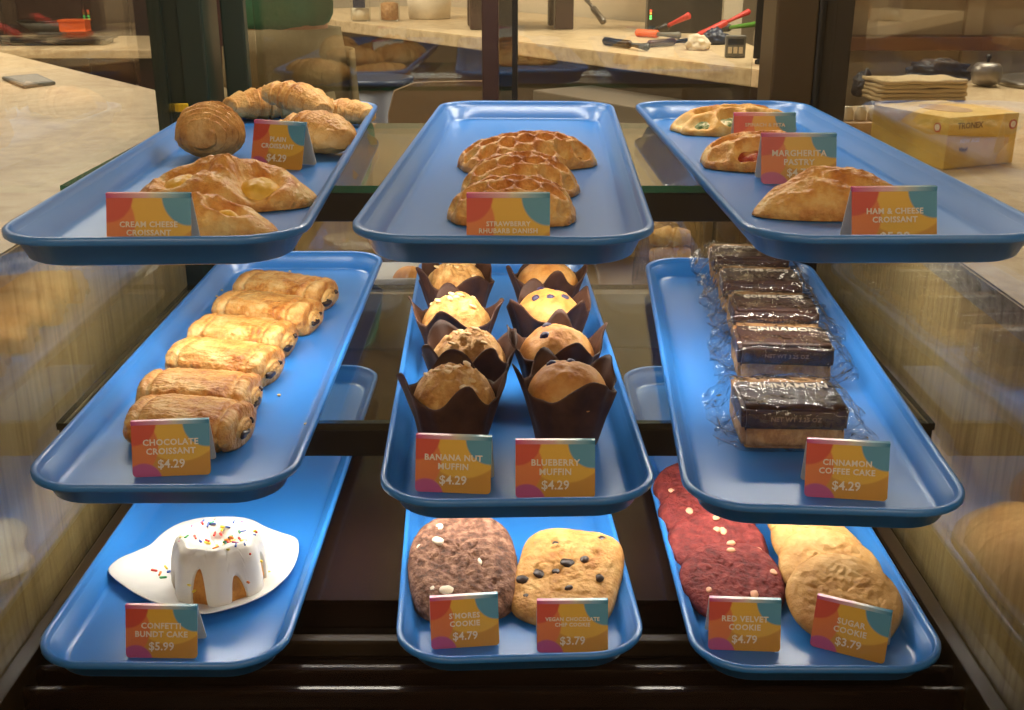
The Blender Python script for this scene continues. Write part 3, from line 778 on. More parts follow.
for k, (u, v, rz, lab) in enumerate(((453, 372, 10, 'banana nut muffin right behind the BANANA NUT tag, its top darkest'), (468, 336, 30, 'banana nut muffin second from its tag'),
                                     (456, 300, 0, 'banana nut muffin third from its tag, pale crumbly top'), (456, 265, 40, 'banana nut muffin farthest back, flaked nuts on top'))):
    muffin(lab, apex(u, v), k + 1, 'banana', radians(rz), 'banana nut muffins')
for k, (u, v, rz, lab) in enumerate(((568, 366, 25, 'blueberry muffin right behind the BLUEBERRY tag'), (557, 330, 5, 'blueberry muffin second from its tag'),
                                     (549, 294, 32, 'blueberry muffin third from its tag, berries showing'), (547, 263, 12, 'blueberry muffin farthest back, smooth golden top'))):
    muffin(lab, apex(u, v), k + 11, 'blueberry', radians(rz), 'blueberry muffins')

# wrapped coffee cakes
def coffee_cake(label, u, v, w_, d_, rz, seed, words_, tilt=0.0):
    p = on(u, v, FZ[1])
    t = thing('wrapped_coffee_cake', label, 'cake', (p.x, p.y, FZ[1] + 0.0012), rz, 'wrapped coffee cakes in a row')
    h = 0.046; off = Vector((seed * 2.3, seed, 0))
    def slab(name, x0, x1, y0, y1, z0, z1, mat, amp, cut=5):
        bm = bmesh.new(); bm_box(bm, x0, x1, y0, y1, z0, z1)
        bmesh.ops.bevel(bm, geom=list(bm.edges), offset=0.004, segments=2, affect='EDGES')
        bmesh.ops.subdivide_edges(bm, edges=list(bm.edges), cuts=cut, use_grid_fill=True)
        for q in bm.verts:
            q.co += Vector((noise.noise(q.co * 60 + off), noise.noise(q.co * 60 + off + Vector((9, 0, 0))), noise.noise(q.co * 55 + off + Vector((0, 9, 0))))) * amp
            q.co.z = max(q.co.z, z0 if z0 > 0.001 else 0.0006)
        return from_bm(name, bm, mat, t, True)
    slab('cake', -w_ / 2, w_ / 2, 0.003, d_, 0.001, h, M['coffeecake'], 0.0016)
    # printed band around the front half of the top, and down the front face
    slab('sleeve', -w_ / 2 - 0.0015, w_ / 2 + 0.0015, 0.0005, d_ * 0.78, h * 0.46, h + 0.003, M['sleeve'], 0.0012)
    lettering('lettering', words_, 0.0150 if len(words_) < 9 else 0.0125, M['print'], t, (0.002, d_ * 0.66, h + 0.0052), (0.08, 0, 0.02), bold=0.0001)
    lettering('small_print', 'NET WT 3.25 OZ', 0.0068, M['dimprint'], t, (0.0, -0.0015, h * 0.86), (pi / 2, 0, 0))
    # cellophane: crumpled envelope a little larger than the cake, flattened and flared at both sides
    verts, faces = [], []; ns, nc = 60, 60
    for i in range(ns + 1):
        s = -1 + 2 * i / ns
        over = max(0.0, (abs(s) - 0.72) / 0.28)
        hh = (h + 0.010) * (1 - 0.93 * over ** 0.7); dd = (d_ + 0.012) * (1 + 0.10 * over)
        for k in range(nc):
            a = 2 * pi * k / nc; c, s_ = cos(a), sin(a)
            n = (abs(c) ** 5 + abs(s_) ** 5) ** (-1 / 5)
            x = s * (w_ / 2 + 0.028)
            y, z = d_ / 2 + dd / 2 * c * n, h * 0.5 * (1 - over * 0.25) + hh / 2 * s_ * n
            q = Vector((x, y, z)) * 48 + off
            am = 0.0060 * (0.5 + over)
            cr = abs(noise.noise(q * 0.8 + Vector((3, 3, 3)))) ** 0.7 - 0.3
            y += am * noise.noise(q + Vector((5, 0, 0))) + am * cr * c; z += am * noise.noise(q + Vector((0, 7, 0))) + 1.5 * am * cr * max(0, s_) + 0.004 * over * sin(k * 0.9)
            verts.append((x + am * noise.noise(q), y, max(0.0003, z)))
    for i in range(ns):
        for k in range(nc): faces.append((i * nc + k, i * nc + (k + 1) % nc, (i + 1) * nc + (k + 1) % nc, (i + 1) * nc + k))
    mk('cellophane_wrap', verts, faces, M['cello'], t)
    return t
for k, (u, v, w, wd, lab) in enumerate(((793, 453, 0.105, 'CINNAMON', 'cellophane wrapped coffee cake nearest its tag, tan crumb showing'), (784, 386, 0.108, 'CINNAMON', 'cellophane wrapped coffee cake second from the tag'),
                                        (775, 348, 0.105, 'COFFEE CAKE', 'cellophane wrapped coffee cake third from the tag'), (761, 317, 0.105, 'COFFEE CAKE', 'cellophane wrapped coffee cake fourth from the tag'),
                                        (750, 290, 0.108, 'CINNAMON', 'cellophane wrapped coffee cake farthest from the tag, CINNAMON on its sleeve'))):
    coffee_cake(lab, u, v, w, 0.098, radians((-2, -5, -4, -5, -3)[k]), k + 1, wd)

# cookies
def cookie(label, name, center, R, th, tilt, rz, seed, mat, group, bits=(), sq=2.0, crack=0.0, ay=1.0):
    t = thing(name, label, 'cookie', center, rz, group); t.rotation_euler = (tilt, 0, rz)
    off = Vector((seed * 3.1, seed * 1.3, seed * 0.9))
    def outline(a):
        c, s_ = cos(a), sin(a); n = (abs(c) ** sq + abs(s_) ** sq) ** (-1 / sq)
        j = 1 + 0.045 * noise.noise(off + Vector((c, s_, 0)) * 1.6)
        return (R * c * n * j, R * ay * s_ * n * j)
    def hgt(x, y, r, a):
        h = th * edge(r, 7.0, 0.5)
        v = noise.voronoi(off + Vector((x, y, 0)) * 42)[0]
        cr = max(0.0, 1 - (v[1] - v[0]) * 7) if crack else 0
        big = fbm(off + Vector((x, y, 0)) * 22, 4); fine = fbm(off + Vector((x, y, 4)) * 110, 3)
        return max(0.0005, h + (th * 0.16 * big + th * 0.10 * fine - th * crack * cr * (0.5 + 0.5 * noise.noise(off + Vector((x, y, 8)) * 18))) * edge(r, 3))
    polar('cookie_body', outline, hgt, M[mat], t, 44, 110, prow=0.8)
    for j, (bx, by, br, bm_, nm, el) in enumerate(bits):
        bm = bmesh.new(); bmesh.ops.create_icosphere(bm, subdivisions=3, radius=br)
        for v in bm.verts: v.co *= 1 + 0.22 * noise.noise(v.co * (1.2 / br) + off + Vector((j * 3, 0, 0))); v.co.x *= el; v.co.z *= 0.55
        o = from_bm(nm, bm, M[bm_], t, True)
        rr = hypot(bx, by / ay) / R
        o.location = (bx, by, hgt(bx, by, rr, 0) + br * 0.08); o.rotation_euler = (0, 0, j * 1.1)
    return t
def rnd_bits(seed, n, R, br, mat, nm, el=1.3):
    rr = random.Random(seed); out = []
    for j in range(n):
        a, r = rr.uniform(0, 2 * pi), R * sqrt(rr.uniform(0.02, 0.72))
        out.append((r * cos(a), r * sin(a), br * rr.uniform(0.7, 1.25), mat, nm, el))
    return out
f2 = FZ[2]
def lean(u, v, R, tilt, th, ay=1.0):
    """centre of a disc whose front edge rests on the tray and whose back is raised by tilt; (u, v) the middle of its upper face"""
    z = f2 + R * ay * sin(tilt) + 0.001
    p = on(u, v, z + th); return Vector((p.x, p.y, z))
T1 = radians(12)
c1 = lean(463, 551, 0.064, T1, 0.026, 1.35)
cookie("dark brown marshmallow cookie behind the S'MORES tag", 'cookie', c1, 0.0620, 0.026, T1, radians(4), 1, 'smores', None,
       [(0.018, -0.012, 0.006, 'marsh', 'marshmallow_piece', 0.5), (-0.026, 0.052, 0.005, 'marsh', 'marshmallow_piece', 1.0), (-0.028, 0.02, 0.006, 'marsh', 'marshmallow_piece', 1.2), (-0.02, -0.055, 0.006, 'marsh', 'marshmallow_piece', 1.3),
        (-0.036, -0.05, 0.004, 'marsh', 'marshmallow_piece', 1.0), (-0.05, 0.02, 0.0035, 'marsh', 'marshmallow_piece', 0.6)], 3.2, 0.22, 1.35)
c1 = lean(567, 564, 0.063, T1, 0.02, 1.3)
cookie('golden chocolate chip cookie behind the VEGAN CHOCOLATE CHIP tag', 'cookie', c1, 0.0605, 0.021, T1, radians(-14), 2, 'vegan', None,
       [(0.0, 0.004, 0.0065, 'choc', 'chocolate_chip', 1.25), (0.018, 0.014, 0.0045, 'choc', 'chocolate_chip', 1.3), (-0.028, -0.016, 0.0055, 'choc', 'chocolate_chip', 1.3), (-0.044, -0.028, 0.006, 'choc', 'chocolate_chip', 1.2),
        (0.030, 0.056, 0.0065, 'choc', 'chocolate_chip', 1.1), (0.048, 0.044, 0.0055, 'choc', 'chocolate_chip', 0.8), (0.040, -0.012, 0.006, 'choc', 'chocolate_chip', 0.8), (0.046, -0.044, 0.006, 'choc', 'chocolate_chip', 0.9),
        (0.010, -0.036, 0.0048, 'choc', 'chocolate_chip', 0.8), (-0.010, -0.010, 0.0042, 'choc', 'chocolate_chip', 1.0), (-0.020, 0.036, 0.004, 'choc', 'chocolate_chip', 1.2), (-0.034, -0.050, 0.0042, 'choc', 'chocolate_chip', 1.0)], 3.4, 0.2, 1.3)
T2 = radians(16)
for k, (u, v, lab) in enumerate(((733, 572, 'red velvet cookie right behind its tag, foremost of its row'), (719, 538, 'red velvet cookie second from its tag'), (707, 510, 'red velvet cookie third from its tag'), (699, 486, 'red velvet cookie farthest back by the muffin tray'))):
    cookie(lab, 'cookie', lean(u, v, 0.060, T2, 0.016), 0.0595, 0.017, T2, radians(10 * k), k + 21, 'velvet', 'red velvet cookies', rnd_bits(k + 3, 5, 0.058, 0.0042, 'pinkchip', 'white_chip'), 2.1, 0.16)
T2 = radians(21)
for k, (u, v, lab) in enumerate(((845, 589, 'pale sugar cookie right behind its tag, cracked top'), (832, 562, 'pale sugar cookie second from its tag'), (822, 542, 'pale sugar cookie third from its tag'), (813, 527, 'pale sugar cookie farthest back under the wrapped cakes tray'))):
    cookie(lab, 'cookie', lean(u, v, 0.062, T2, 0.015), 0.062, 0.016, T2, radians(25 * k), k + 31, 'sugar', 'pale sugar cookies', (), 2.0, 0.16 if k == 0 else 0.08)

# bundt cake on a leaf-shaped plate
zp = f2 + 0.012
leaf = [(108, 571), (117, 560), (135, 552), (150, 545), (162, 534), (176, 525), (195, 519), (215, 517), (236, 517), (252, 520), (266, 527), (282, 533), (296, 538), (299, 546), (297, 560), (288, 576), (270, 592), (248, 603), (225, 610), (205, 614), (186, 611), (165, 606), (143, 598), (122, 585)]
lp = [on(u, v, zp) for u, v in leaf]
pc = sum(lp, Vector()) / len(lp)
plate = thing('plate', None, None)
C.objects.unlink(plate); bpy.data.objects.remove(plate)
def catmull(pts, n=5):
    out = []
    L_ = len(pts)
    for i in range(L_):
        p0, p1, p2, p3 = pts[i - 1], pts[i], pts[(i + 1) % L_], pts[(i + 2) % L_]
        for k in range(n):
            t = k / n
            out.append(0.5 * ((2 * p1) + (p2 - p0) * t + (2 * p0 - 5 * p1 + 4 * p2 - p3) * t * t + (3 * p1 - p0 - 3 * p2 + p3) * t ** 3))
    return out
ring = catmull([Vector((p.x - pc.x, p.y - pc.y, 0)) for p in lp])
prof = [(0.0, 0.0005), (0.55, 0.0005), (0.62, 0.0012), (0.85, 0.0048), (0.985, 0.0105), (1.0, 0.012), (0.985, 0.0128), (0.86, 0.0082), (0.66, 0.0052), (0.58, 0.0045), (0.0, 0.0045)]
verts, faces = [], []; n = len(ring)
for s_, z in prof: verts += [(q.x * max(s_, 0.01), q.y * max(s_, 0.01), z) for q in ring]
for i in range(len(prof) - 1):
    for k in range(n): faces.append((i * n + k, i * n + (k + 1) % n, (i + 1) * n + (k + 1) % n, (i + 1) * n + k))
faces += [tuple(range(n))[::-1], tuple((len(prof) - 1) * n + k for k in range(n))]
o = mk('plate', verts, faces, M['white']); o.location = (pc.x, pc.y, f2 + 0.0003)
tag(o, 'white leaf-shaped china plate under the iced bundt cake', 'plate')
bp = on(221, 584, f2 + 0.005)
bundt = thing('bundt_cake', 'small bundt cake with white icing and coloured sprinkles', 'cake', (bp.x, bp.y, f2 + 0.0052))
BP = [(0.004, 0.044), (0.010, 0.047), (0.017, 0.054), (0.025, 0.0605), (0.033, 0.0615), (0.040, 0.057), (0.0445, 0.047), (0.0472, 0.034), (0.0488, 0.020), (0.0495, 0.008), (0.048, 0.0)]
def bprof(t):
    x = t * (len(BP) - 1); i = min(int(x), len(BP) - 2); f = x - i
    return (BP[i][0] * (1 - f) + BP[i + 1][0] * f, BP[i][1] * (1 - f) + BP[i + 1][1] * f)
NB = 7
def flute(r, z, a): return (r * (1 - 0.045 * cos(NB * a) * min(1, r / 0.03)), z)
lathe('cake', [bprof(i / 30) for i in range(31)], M['cake'], bundt, 96, flute)
verts, faces = [], []; nt_, na = 40, 320
def drip(a):
    d_ = abs((a / (2 * pi / NB) + 0.5) % 1.0 - 0.5) * (2 * pi / NB)     # angle to the nearest window
    return 1.02 - (0.34 + 0.08 * sin(a * 3)) * max(0.0, 1 - (d_ / 0.19) ** 2) ** 0.4 + 0.01 * noise.noise(Vector((cos(a) * 3, sin(a) * 3, 2)))
for i in range(nt_ + 1):
    for k in range(na):
        a = 2 * pi * k / na
        t = min(1.0, drip(a)) * i / nt_
        r, z = bprof(t); r, z = flute(r, z, a)
        th = 0.0035 + 0.0008 * noise.noise(Vector((cos(a) * 4, sin(a) * 4, t * 6)))
        th *= 1 if i < nt_ else 0.0
        nr_ = 1.0 if t > 0.35 else t / 0.35
        verts.append(((r + th * nr_) * cos(a), (r + th * nr_) * sin(a), max(0.001, z + th * (1 - max(0, (t - 0.3) / 0.7)))))
for i in range(nt_):
    for k in range(na): faces.append((i * na + k, i * na + (k + 1) % na, (i + 1) * na + (k + 1) % na, (i + 1) * na + k))
faces.append(tuple(range(na))[::-1])
icing = mk('icing', verts, faces, M['icing'], bundt)
SC = [rgb(222, 62, 48), rgb(240, 132, 40), rgb(236, 208, 60), rgb(52, 150, 84), rgb(50, 84, 160), rgb(226, 110, 150)]
SM = []
for k, c in enumerate(SC):
    bm = bmesh.new(); bmesh.ops.create_uvsphere(bm, u_segments=8, v_segments=6, radius=0.0015)
    for v in bm.verts: v.co.z = v.co.z + (0.0030 if v.co.z > 0 else -0.0026)
    me = bpy.data.meshes.new('sprinkle'); bm.to_mesh(me); bm.free()
    me.materials.append(plain('sprinkle_colour', c, 0.4)); SM.append(me)
rr = random.Random(4)
for k in range(64):
    a = rr.uniform(0, 2 * pi); t = rr.uniform(0.08, 0.52) if k % 5 else rr.uniform(0.5, 0.85)
    r, z = bprof(t); r, z = flute(r, z, a)
    o = bpy.data.objects.new('sprinkle', SM[(k * 5 + k // 3) % 6]); C.objects.link(o); o.parent = icing
    o.location = ((r + 0.003 * t) * cos(a), (r + 0.003 * t) * sin(a), z + 0.0042 * (1 - t * 0.8))
    o.rotation_euler = (pi / 2 + rr.uniform(-.3, .3), rr.uniform(-.3, .3), rr.uniform(0, pi))
for k, (u, v) in enumerate(((154, 570), (160, 573), (166, 567), (163, 577), (170, 571), (208, 600), (220, 600), (228, 598), (233, 596), (240, 594), (247, 591), (254, 588), (258, 586), (199, 597), (267, 572))):
    c = on(u, v, f2 + 0.0064)
    o = bpy.data.objects.new('sprinkle', SM[k % 6]); C.objects.link(o)
    o.location = (c.x, c.y, f2 + 0.0062); o.rotation_euler = (pi / 2, 0, rr.uniform(0, pi))
    tag(o, 'loose coloured sprinkle lying on the white plate', 'sprinkle', 'loose sprinkles on the plate')

# ------------------------------------------------------------------ things on the right counter
def rel(root, p): return p - root.location
A, B_, = on(943, 170, zr), on(1012, 163, zr)
d = (B_ - A); d.z = 0; wl = d.length; ang = atan2(d.y, d.x)
gb = thing('glove_box', 'yellow glove carton lying on the quartz counter at right', 'box', (A.x, A.y, zr + 0.0005), ang)
hb, db = 0.080, 0.17
box('carton', 0, wl, 0, db, 0, hb, mottled('yellow_carton', [(0.3, rgb(222, 176, 70)), (0.7, rgb(232, 200, 104))], 4, 0.45, bump=None, stretch=(8, 3, 8)), gb, 0.0015)
ov = [(wl / 2 + 0.032 * cos(2 * pi * k / 28), db / 2 + 0.05 * sin(2 * pi * k / 28)) for k in range(28)]
prism('oval_opening', ov, hb, hb + 0.0006, M['tan'], gb)
lettering('lettering', 'TRONEX', 0.013, plain('brown_print', rgb(96, 62, 30), 0.6), gb, (wl * 0.30, -0.0012, hb * 0.90), (pi / 2, 0, 0), bold=0.0003)
lettering('lettering', 'NEW AGE', 0.009, M['print'], gb, (wl * 0.32, -0.0012, hb * 0.58), (pi / 2, 0, 0), bold=0.0002)
lettering('lettering', 'Vinyl', 0.009, bpy.data.materials['brown_print'], gb, (wl * 0.24, -0.0012, hb * 0.42), (pi / 2, 0, 0), bold=0.0002)
for nm, rot, loc in (('logo', (pi / 2, 0, 0), (wl * 0.92, -0.0008, hb * 0.78)), ('logo', (pi / 2, 0, -pi / 2), (-0.0008, 0.022, hb * 0.78))):
    bm = bmesh.new(); bmesh.ops.create_cone(bm, cap_ends=True, segments=24, radius1=0.0075, radius2=0.0075, depth=0.0012)
    o = from_bm(nm, bm, M['red'], gb); o.rotation_euler = rot; o.location = loc
    bm = bmesh.new(); bmesh.ops.create_cone(bm, cap_ends=True, segments=24, radius1=0.0052, radius2=0.0052, depth=0.0016)
    from_bm('logo_ring', bm, M['print'], o)

def crumple(name, label, cat, c, sx, sy, sz, mat, seed, rz=0, amp=0.35, freq=2.2):
    bm = bmesh.new(); bmesh.ops.create_icosphere(bm, subdivisions=4, radius=1.0)
    for v in bm.verts:
        n = 1 + amp * fbm(v.co * freq + Vector((seed * 3, 0, seed)), 4)
        v.co = Vector((v.co.x * n * sx, v.co.y * n * sy, max(-0.55, v.co.z * n) * sz))
    lo = min(v.co.z for v in bm.verts)
    for v in bm.verts: v.co.z -= lo
    o = from_bm(name, bm, M[mat], None, True); o.location = c + Vector((0, 0, 0.0005)); o.rotation_euler = (0, 0, rz)
    return tag(o, label, cat)
p = on(862, 96, zr); crumple('rubber_glove', 'crumpled black glove lying left of the folded towels', 'glove', p + Vector((0, 0, 0)), 0.022, 0.03, 0.036, 'glove', 2)
# folded towels, layered sheets
p = on(912, 99, zr)
t = thing('towel_stack', 'loose stack of folded tan towels on the right counter', 'towel', (p.x, p.y, zr + 0.0005), radians(8))
for k in range(5):
    verts, faces = [], []; nx, ny = 24, 10
    for i in range(nx + 1):
        for j in range(ny + 1):
            for s_ in (0, 1):
                x, y = (i / nx - 0.5) * (0.20 + 0.012 * noise.noise(Vector((k * 3.3, j * .3, 0)))), (j / ny - 0.5) * 0.11
                z = k * 0.0095 + 0.0045 + 0.0035 * noise.noise(Vector((x * 22, y * 22, k * 1.0))) + (0.004 if s_ else -0.004)
                verts.append((x + 0.010 * noise.noise(Vector((k * 5.0, 1, 2))), y, max(0.0002, z)))
    idx = lambda i, j, s_: (i * (ny + 1) + j) * 2 + s_
    for i in range(nx):
        for j in range(ny):
            for s_ in (0, 1): faces.append((idx(i, j, s_), idx(i + 1, j, s_), idx(i + 1, j + 1, s_), idx(i, j + 1, s_)))
    for i in range(nx):
        for j in (0, ny): faces.append((idx(i, j, 0), idx(i + 1, j, 0), idx(i + 1, j, 1), idx(i, j, 1)))
    for j in range(ny):
        for i in (0, nx): faces.append((idx(i, j, 0), idx(i, j + 1, 0), idx(i, j + 1, 1), idx(i, j, 1)))
    mk('towel_sheet', verts, faces, M['towel'], t)
p = on(938, 84, zr + 0.0); crumple('rubber_glove', 'crumpled black glove behind the folded towels, by the sink', 'glove', Vector((p.x + 0.02, p.y + 0.06, zr)), 0.075, 0.035, 0.036, 'glove', 5, radians(-12))
# brown carton with jars behind the glove carton
p = on(893, 146, zr)
t = thing('brown_carton', 'low brown carton of small jars behind the yellow glove carton', 'carton', (p.x - 0.02, p.y + 0.10, zr + 0.0005), radians(2))
box('tray_body', -0.05, 0.05, -0.035, 0.035, 0, 0.03, M['tan'], t, 0.002)
for i in range(4): lathe('jar', [(0.010, 0.0), (0.011, 0.003), (0.011, 0.016), (0.008, 0.019), (0.008, 0.024)], M['cream'], t, 16, loc=(-0.036 + i * 0.024, 0, 0.0302))
# sink rim and basin, tap
p = on(1000, 88, zr)
t = thing('sink', 'stainless sink bowl set into the right counter', 'sink', (p.x + 0.20, p.y + 0.05, zr))
lathe('basin', [(0.14, 0.0005), (0.17, 0.0005), (0.178, 0.003), (0.178, 0.012), (0.172, 0.016), (0.160, 0.012), (0.150, 0.004), (0.140, 0.0025), (0.02, 0.002)], M['steel'], t, 48)
tube('tap', [(0.10, 0.215, 0.0), (0.10, 0.215, 0.22), (0.09, 0.195, 0.27), (0.07, 0.16, 0.285), (0.05, 0.12, 0.27), (0.045, 0.11, 0.24)], 0.011, M['chrome'], t, 14)
t = thing('sink_strainer', 'round steel strainer standing beyond the sink', 'strainer', (1.175, 2.86, zr + 0.0005))
lathe('bowl', [(0.012, 0), (0.03, 0.006), (0.037, 0.024), (0.036, 0.044), (0.028, 0.055), (0.01, 0.058)], M['steel'], t, 24)
lathe('knob', [(0.004, 0.058), (0.004, 0.066), (0.008, 0.07), (0.006, 0.076)], M['black'], t, 14)
# splash panel and shelf frame behind the sink
t = thing('rear_partition', 'beige framed partition standing behind the sink', 'partition', (1.55, 3.2, 0))
box('panel', -0.75, 0.9, 0.0, 0.03, 0, 1.75, M['beigewall'], t)
for x in (-0.75, -0.32, 0.12): box('upright', x, x + 0.05, -0.022, 0.0, 0, 1.75, M['cream'], t, 0.003)
box('ledge', -0.75, 0.9, -0.10, 0.0, 0.985, 1.02, plain('rosewood_board', rgb(128, 84, 56), 0.4), t, 0.003)
box('ledge', -0.75, 0.9, -0.10, 0.0, 1.12, 1.15, bpy.data.materials['rosewood_board'], t, 0.003)

# ------------------------------------------------------------------ back counter and its tools
e0, e1 = Vector((-1.05, 5.42, 0)), Vector((0.86, 2.62, 0))
ed = (e1 - e0).normalized(); en = Vector((-ed.y, ed.x, 0))            # en points away from the case
if en.y < 0: en = -en
zb = CZ - 0.300
bc = thing('back_counter', 'long beige quartz counter along the kitchen wall behind the case', 'counter', (0, 4.0, 0))
def bpt(s, d): q = e0 + (e1 - e0) * s + en * d; return (q.x, q.y - 4.0)
o = prism('worktop', [bpt(-0.1, 0), bpt(0.95, 0), (0.765, 0.53), bpt(-0.1, 1.0)], zb - 0.045, zb, [M['quartz'], M['quartz']], bc, 0.003)
prism('cabinet', [bpt(-0.1, 0.10), bpt(0.90, 0.10), (0.745, 0.51), bpt(-0.1, 0.98)], 0.10, zb - 0.045, M['kick'], bc)
prism('plinth', [bpt(-0.1, 0.16), bpt(0.86, 0.16), (0.72, 0.50), bpt(-0.1, 0.96)], 0.0, 0.10, M['black'], bc)
tag(prism('wall_kitchen', [(q[0], q[1] + 4.0) for q in (bpt(-0.35, 1.03), bpt(0.53, 1.03), bpt(0.53, 1.13), bpt(-0.35, 1.13))], 0, H, M['beigewall']), kind='structure')
def onb(u, v): return on(u, v, zb)
bang = atan2(ed.y, ed.x)
# steel under-counter fridge
q = on(690, 108, CZ - 0.40)
t = thing('undercounter_fridge', 'steel fridge standing under the back counter', 'fridge', (0.36, 3.02, 0), bang)
box('body', -0.50, 0.30, -0.02, 0.20, 0.06, 0.845, M['steel'], t, 0.004)
box('door', -0.49, 0.29, -0.05, -0.022, 0.09, 0.80, M['steel'], t, 0.004)
tube('handle', [(-0.44, -0.052, 0.76), (-0.44, -0.085, 0.76), (-0.10, -0.085, 0.76), (-0.10, -0.052, 0.76)], 0.008, M['chrome'], t)
for x in (-0.45, 0.25): box('foot', x - 0.02, x + 0.02, 0.03, 0.07, 0.0, 0.06, M['black'], t)
# dark machine with indicator lights
p = onb(705, 32)
t = thing('till_terminal', 'black machine with tiny red and green lights on the back counter', 'machine', (p.x, p.y - 0.06, zb + 0.0005), radians(-4))
box('body', -0.22, 0.045, -0.02, 0.16, 0, 0.34, M['black'], t, 0.006)
for k, (c, z) in enumerate((((1, 0.08, 0.04, 1), 0.075), ((1, 0.35, 0.05, 1), 0.066), ((0.15, 1, 0.2, 1), 0.056), ((0.15, 1, 0.2, 1), 0.048))):
    box('indicator_light', -0.212, -0.205, -0.0235, -0.019, z, z + 0.006, plain('indicator', c, 0.5, emit=(c, 2.0)), t)
# tools in front of it
def at_depth(u, v, y):
    r = ray(u, v); return Vector((0, 0, CZ)) + r * (y / r.y)
def handle_tool(name, label, cat, a, b, r, mats, mid=0.55):
    """a straight tool from point a (handle) to point b (working end)"""
    c = (a + b) / 2
    t = thing(name, label, cat, (c.x, c.y, c.z - r))
    a, b = a - t.location, b - t.location
    q = [a + (b - a) * f for f in (0, 0.04, mid * 0.5, mid - 0.03, mid)]
    tube('handle', q, [r * 0.6, r, r * 0.9, r, r * 0.8], M[mats[0]], t, 12)
    q = [a + (b - a) * f for f in (mid, mid + 0.1, 0.85, 0.97, 1.0)]
    tube('blade', q, [r * 0.5, r * 0.5, r * 0.7, r * 0.9, r * 0.5], M[mats[1]], t, 12)
    return t
def lay(u, v, r, up=0.0): return onb(u, v) + Vector((0, 0, r + 0.0006 + up))
handle_tool('kitchen_tongs', 'black handled tongs lying at the back counter edge', 'tongs', lay(604, 45, 0.013), lay(648, 52, 0.013), 0.013, ('black', 'black'), 0.6)
handle_tool('spatula', 'spatula with a dark red handle beside the black tongs', 'spatula', lay(648, 48, 0.012), lay(694, 44, 0.012), 0.012, ('maroon', 'black'))
handle_tool('bench_scraper', 'orange handled scraper behind the spatula', 'scraper', lay(636, 37, 0.014), lay(680, 40, 0.014), 0.014, ('orange', 'grey'), 0.5)
handle_tool('long_tongs', 'bright red tongs slanting up over the back counter tools', 'tongs', lay(697, 40, 0.012), at_depth(750, 11, 3.98), 0.012, ('red', 'red'))
handle_tool('green_brush', 'green handled brush behind the red tongs', 'brush', lay(716, 33, 0.012), at_depth(764, 23, 4.08), 0.014, ('black', 'green'), 0.3)
handle_tool('pink_spatula', 'pinkish red spatula propped up before the black machine', 'spatula', lay(654, 36, 0.012), at_depth(690, 15, 4.02), 0.014, ('black', 'red'), 0.4)
p = onb(698, 50); crumple('cleaning_brush', 'small pale scrubbing brush at the end of the spatula', 'brush', p, 0.035, 0.03, 0.03, 'cream', 7)
p = onb(712, 46); crumple('blue_cloth', 'small crumpled blue cloth on the back counter', 'cloth', p + Vector((0.02, 0.06, 0)), 0.04, 0.03, 0.03, 'navy', 8)
p = onb(735, 58)
t = thing('kitchen_timer', 'small grey timer with pale buttons on the back counter', 'timer', (p.x, p.y, zb + 0.0005), radians(-6))
box('body', -0.028, 0.028, 0, 0.03, 0, 0.06, M['grey'], t, 0.003)
for i in range(3): box('button', -0.021 + i * 0.015, -0.010 + i * 0.015, -0.003, 0.0, 0.012, 0.030, M['cream'], t, 0.001)
box('display', -0.022, 0.022, -0.002, 0.0, 0.036, 0.052, M['black'], t)
p = onb(760, 64)
t = thing('dark_screen', 'tall black screen edge standing behind the right rear post', 'screen', (p.x + 0.03, p.y, zb + 0.0005), radians(-20))
box('screen_body', -0.05, 0.12, 0, 0.02, 0.012, 0.42, M['black'], t, 0.003)
box('stand_base', -0.04, 0.10, -0.03, 0.06, 0, 0.012, M['black'], t, 0.003)
# dark machine on thick legs and small stuff at the centre
p = onb(522, 30)
t = thing('espresso_machine', 'dark maroon coffee machine on thick legs on the back counter', 'coffee machine', (p.x, p.y, zb + 0.0005), bang + radians(60))
for x in (-0.16, 0.16):
    for y in (0.0, 0.22): box('leg', x - 0.035, x + 0.035, y, y + 0.06, 0, 0.14, M['maroon'], t, 0.006)
box('body', -0.24, 0.24, -0.04, 0.32, 0.14, 0.50, M['maroon'], t, 0.01)
box('drip_tray', -0.11, 0.11, -0.10, -0.042, 0.115, 0.15, M['steel'], t, 0.003)
tube('spout', [(0, -0.06, 0.24), (0, -0.08, 0.22), (0, -0.08, 0.19)], 0.012, M['chrome'], t)
handle_tool('steel_whisk', 'steel rod leaning beside the dark coffee machine', 'whisk', lay(604, 26, 0.012), at_depth(584, -4, 4.75), 0.014, ('steel', 'steel'))
for k, (u, lab) in enumerate(((361, 'clear jar with a dark label on the back counter'), (390, 'clear jar of nuts beside the labelled jar'))):
    p = onb(u, 21)
    t = thing('storage_jar', lab, 'jar', (p.x, p.y, zb + 0.0005), 0, 'clear jars on the back counter')
    lathe('glass_body', [(0.035, 0.001), (0.042, 0.004), (0.042, 0.13), (0.038, 0.14)], M['glass'], t, 24)
    lathe('contents', [(0.03, 0.004), (0.037, 0.006), (0.037, 0.05 + 0.02 * k), (0.02, 0.056 + 0.02 * k)], M['cream' if k == 0 else 'coffeecake'], t, 20)
    lathe('lid', [(0.03, 0.1405), (0.043, 0.1405), (0.043, 0.158), (0.03, 0.16)], M['chrome'], t, 24)
    if k == 0: box('jar_label', -0.025, 0.025, -0.0445, -0.0425, 0.055, 0.12, M['navy'], t)
p = onb(428, 20)
t = thing('cream_tub', 'wide cream coloured tub near the jars on the back counter', 'tub', (p.x, p.y + 0.1, zb + 0.0005))
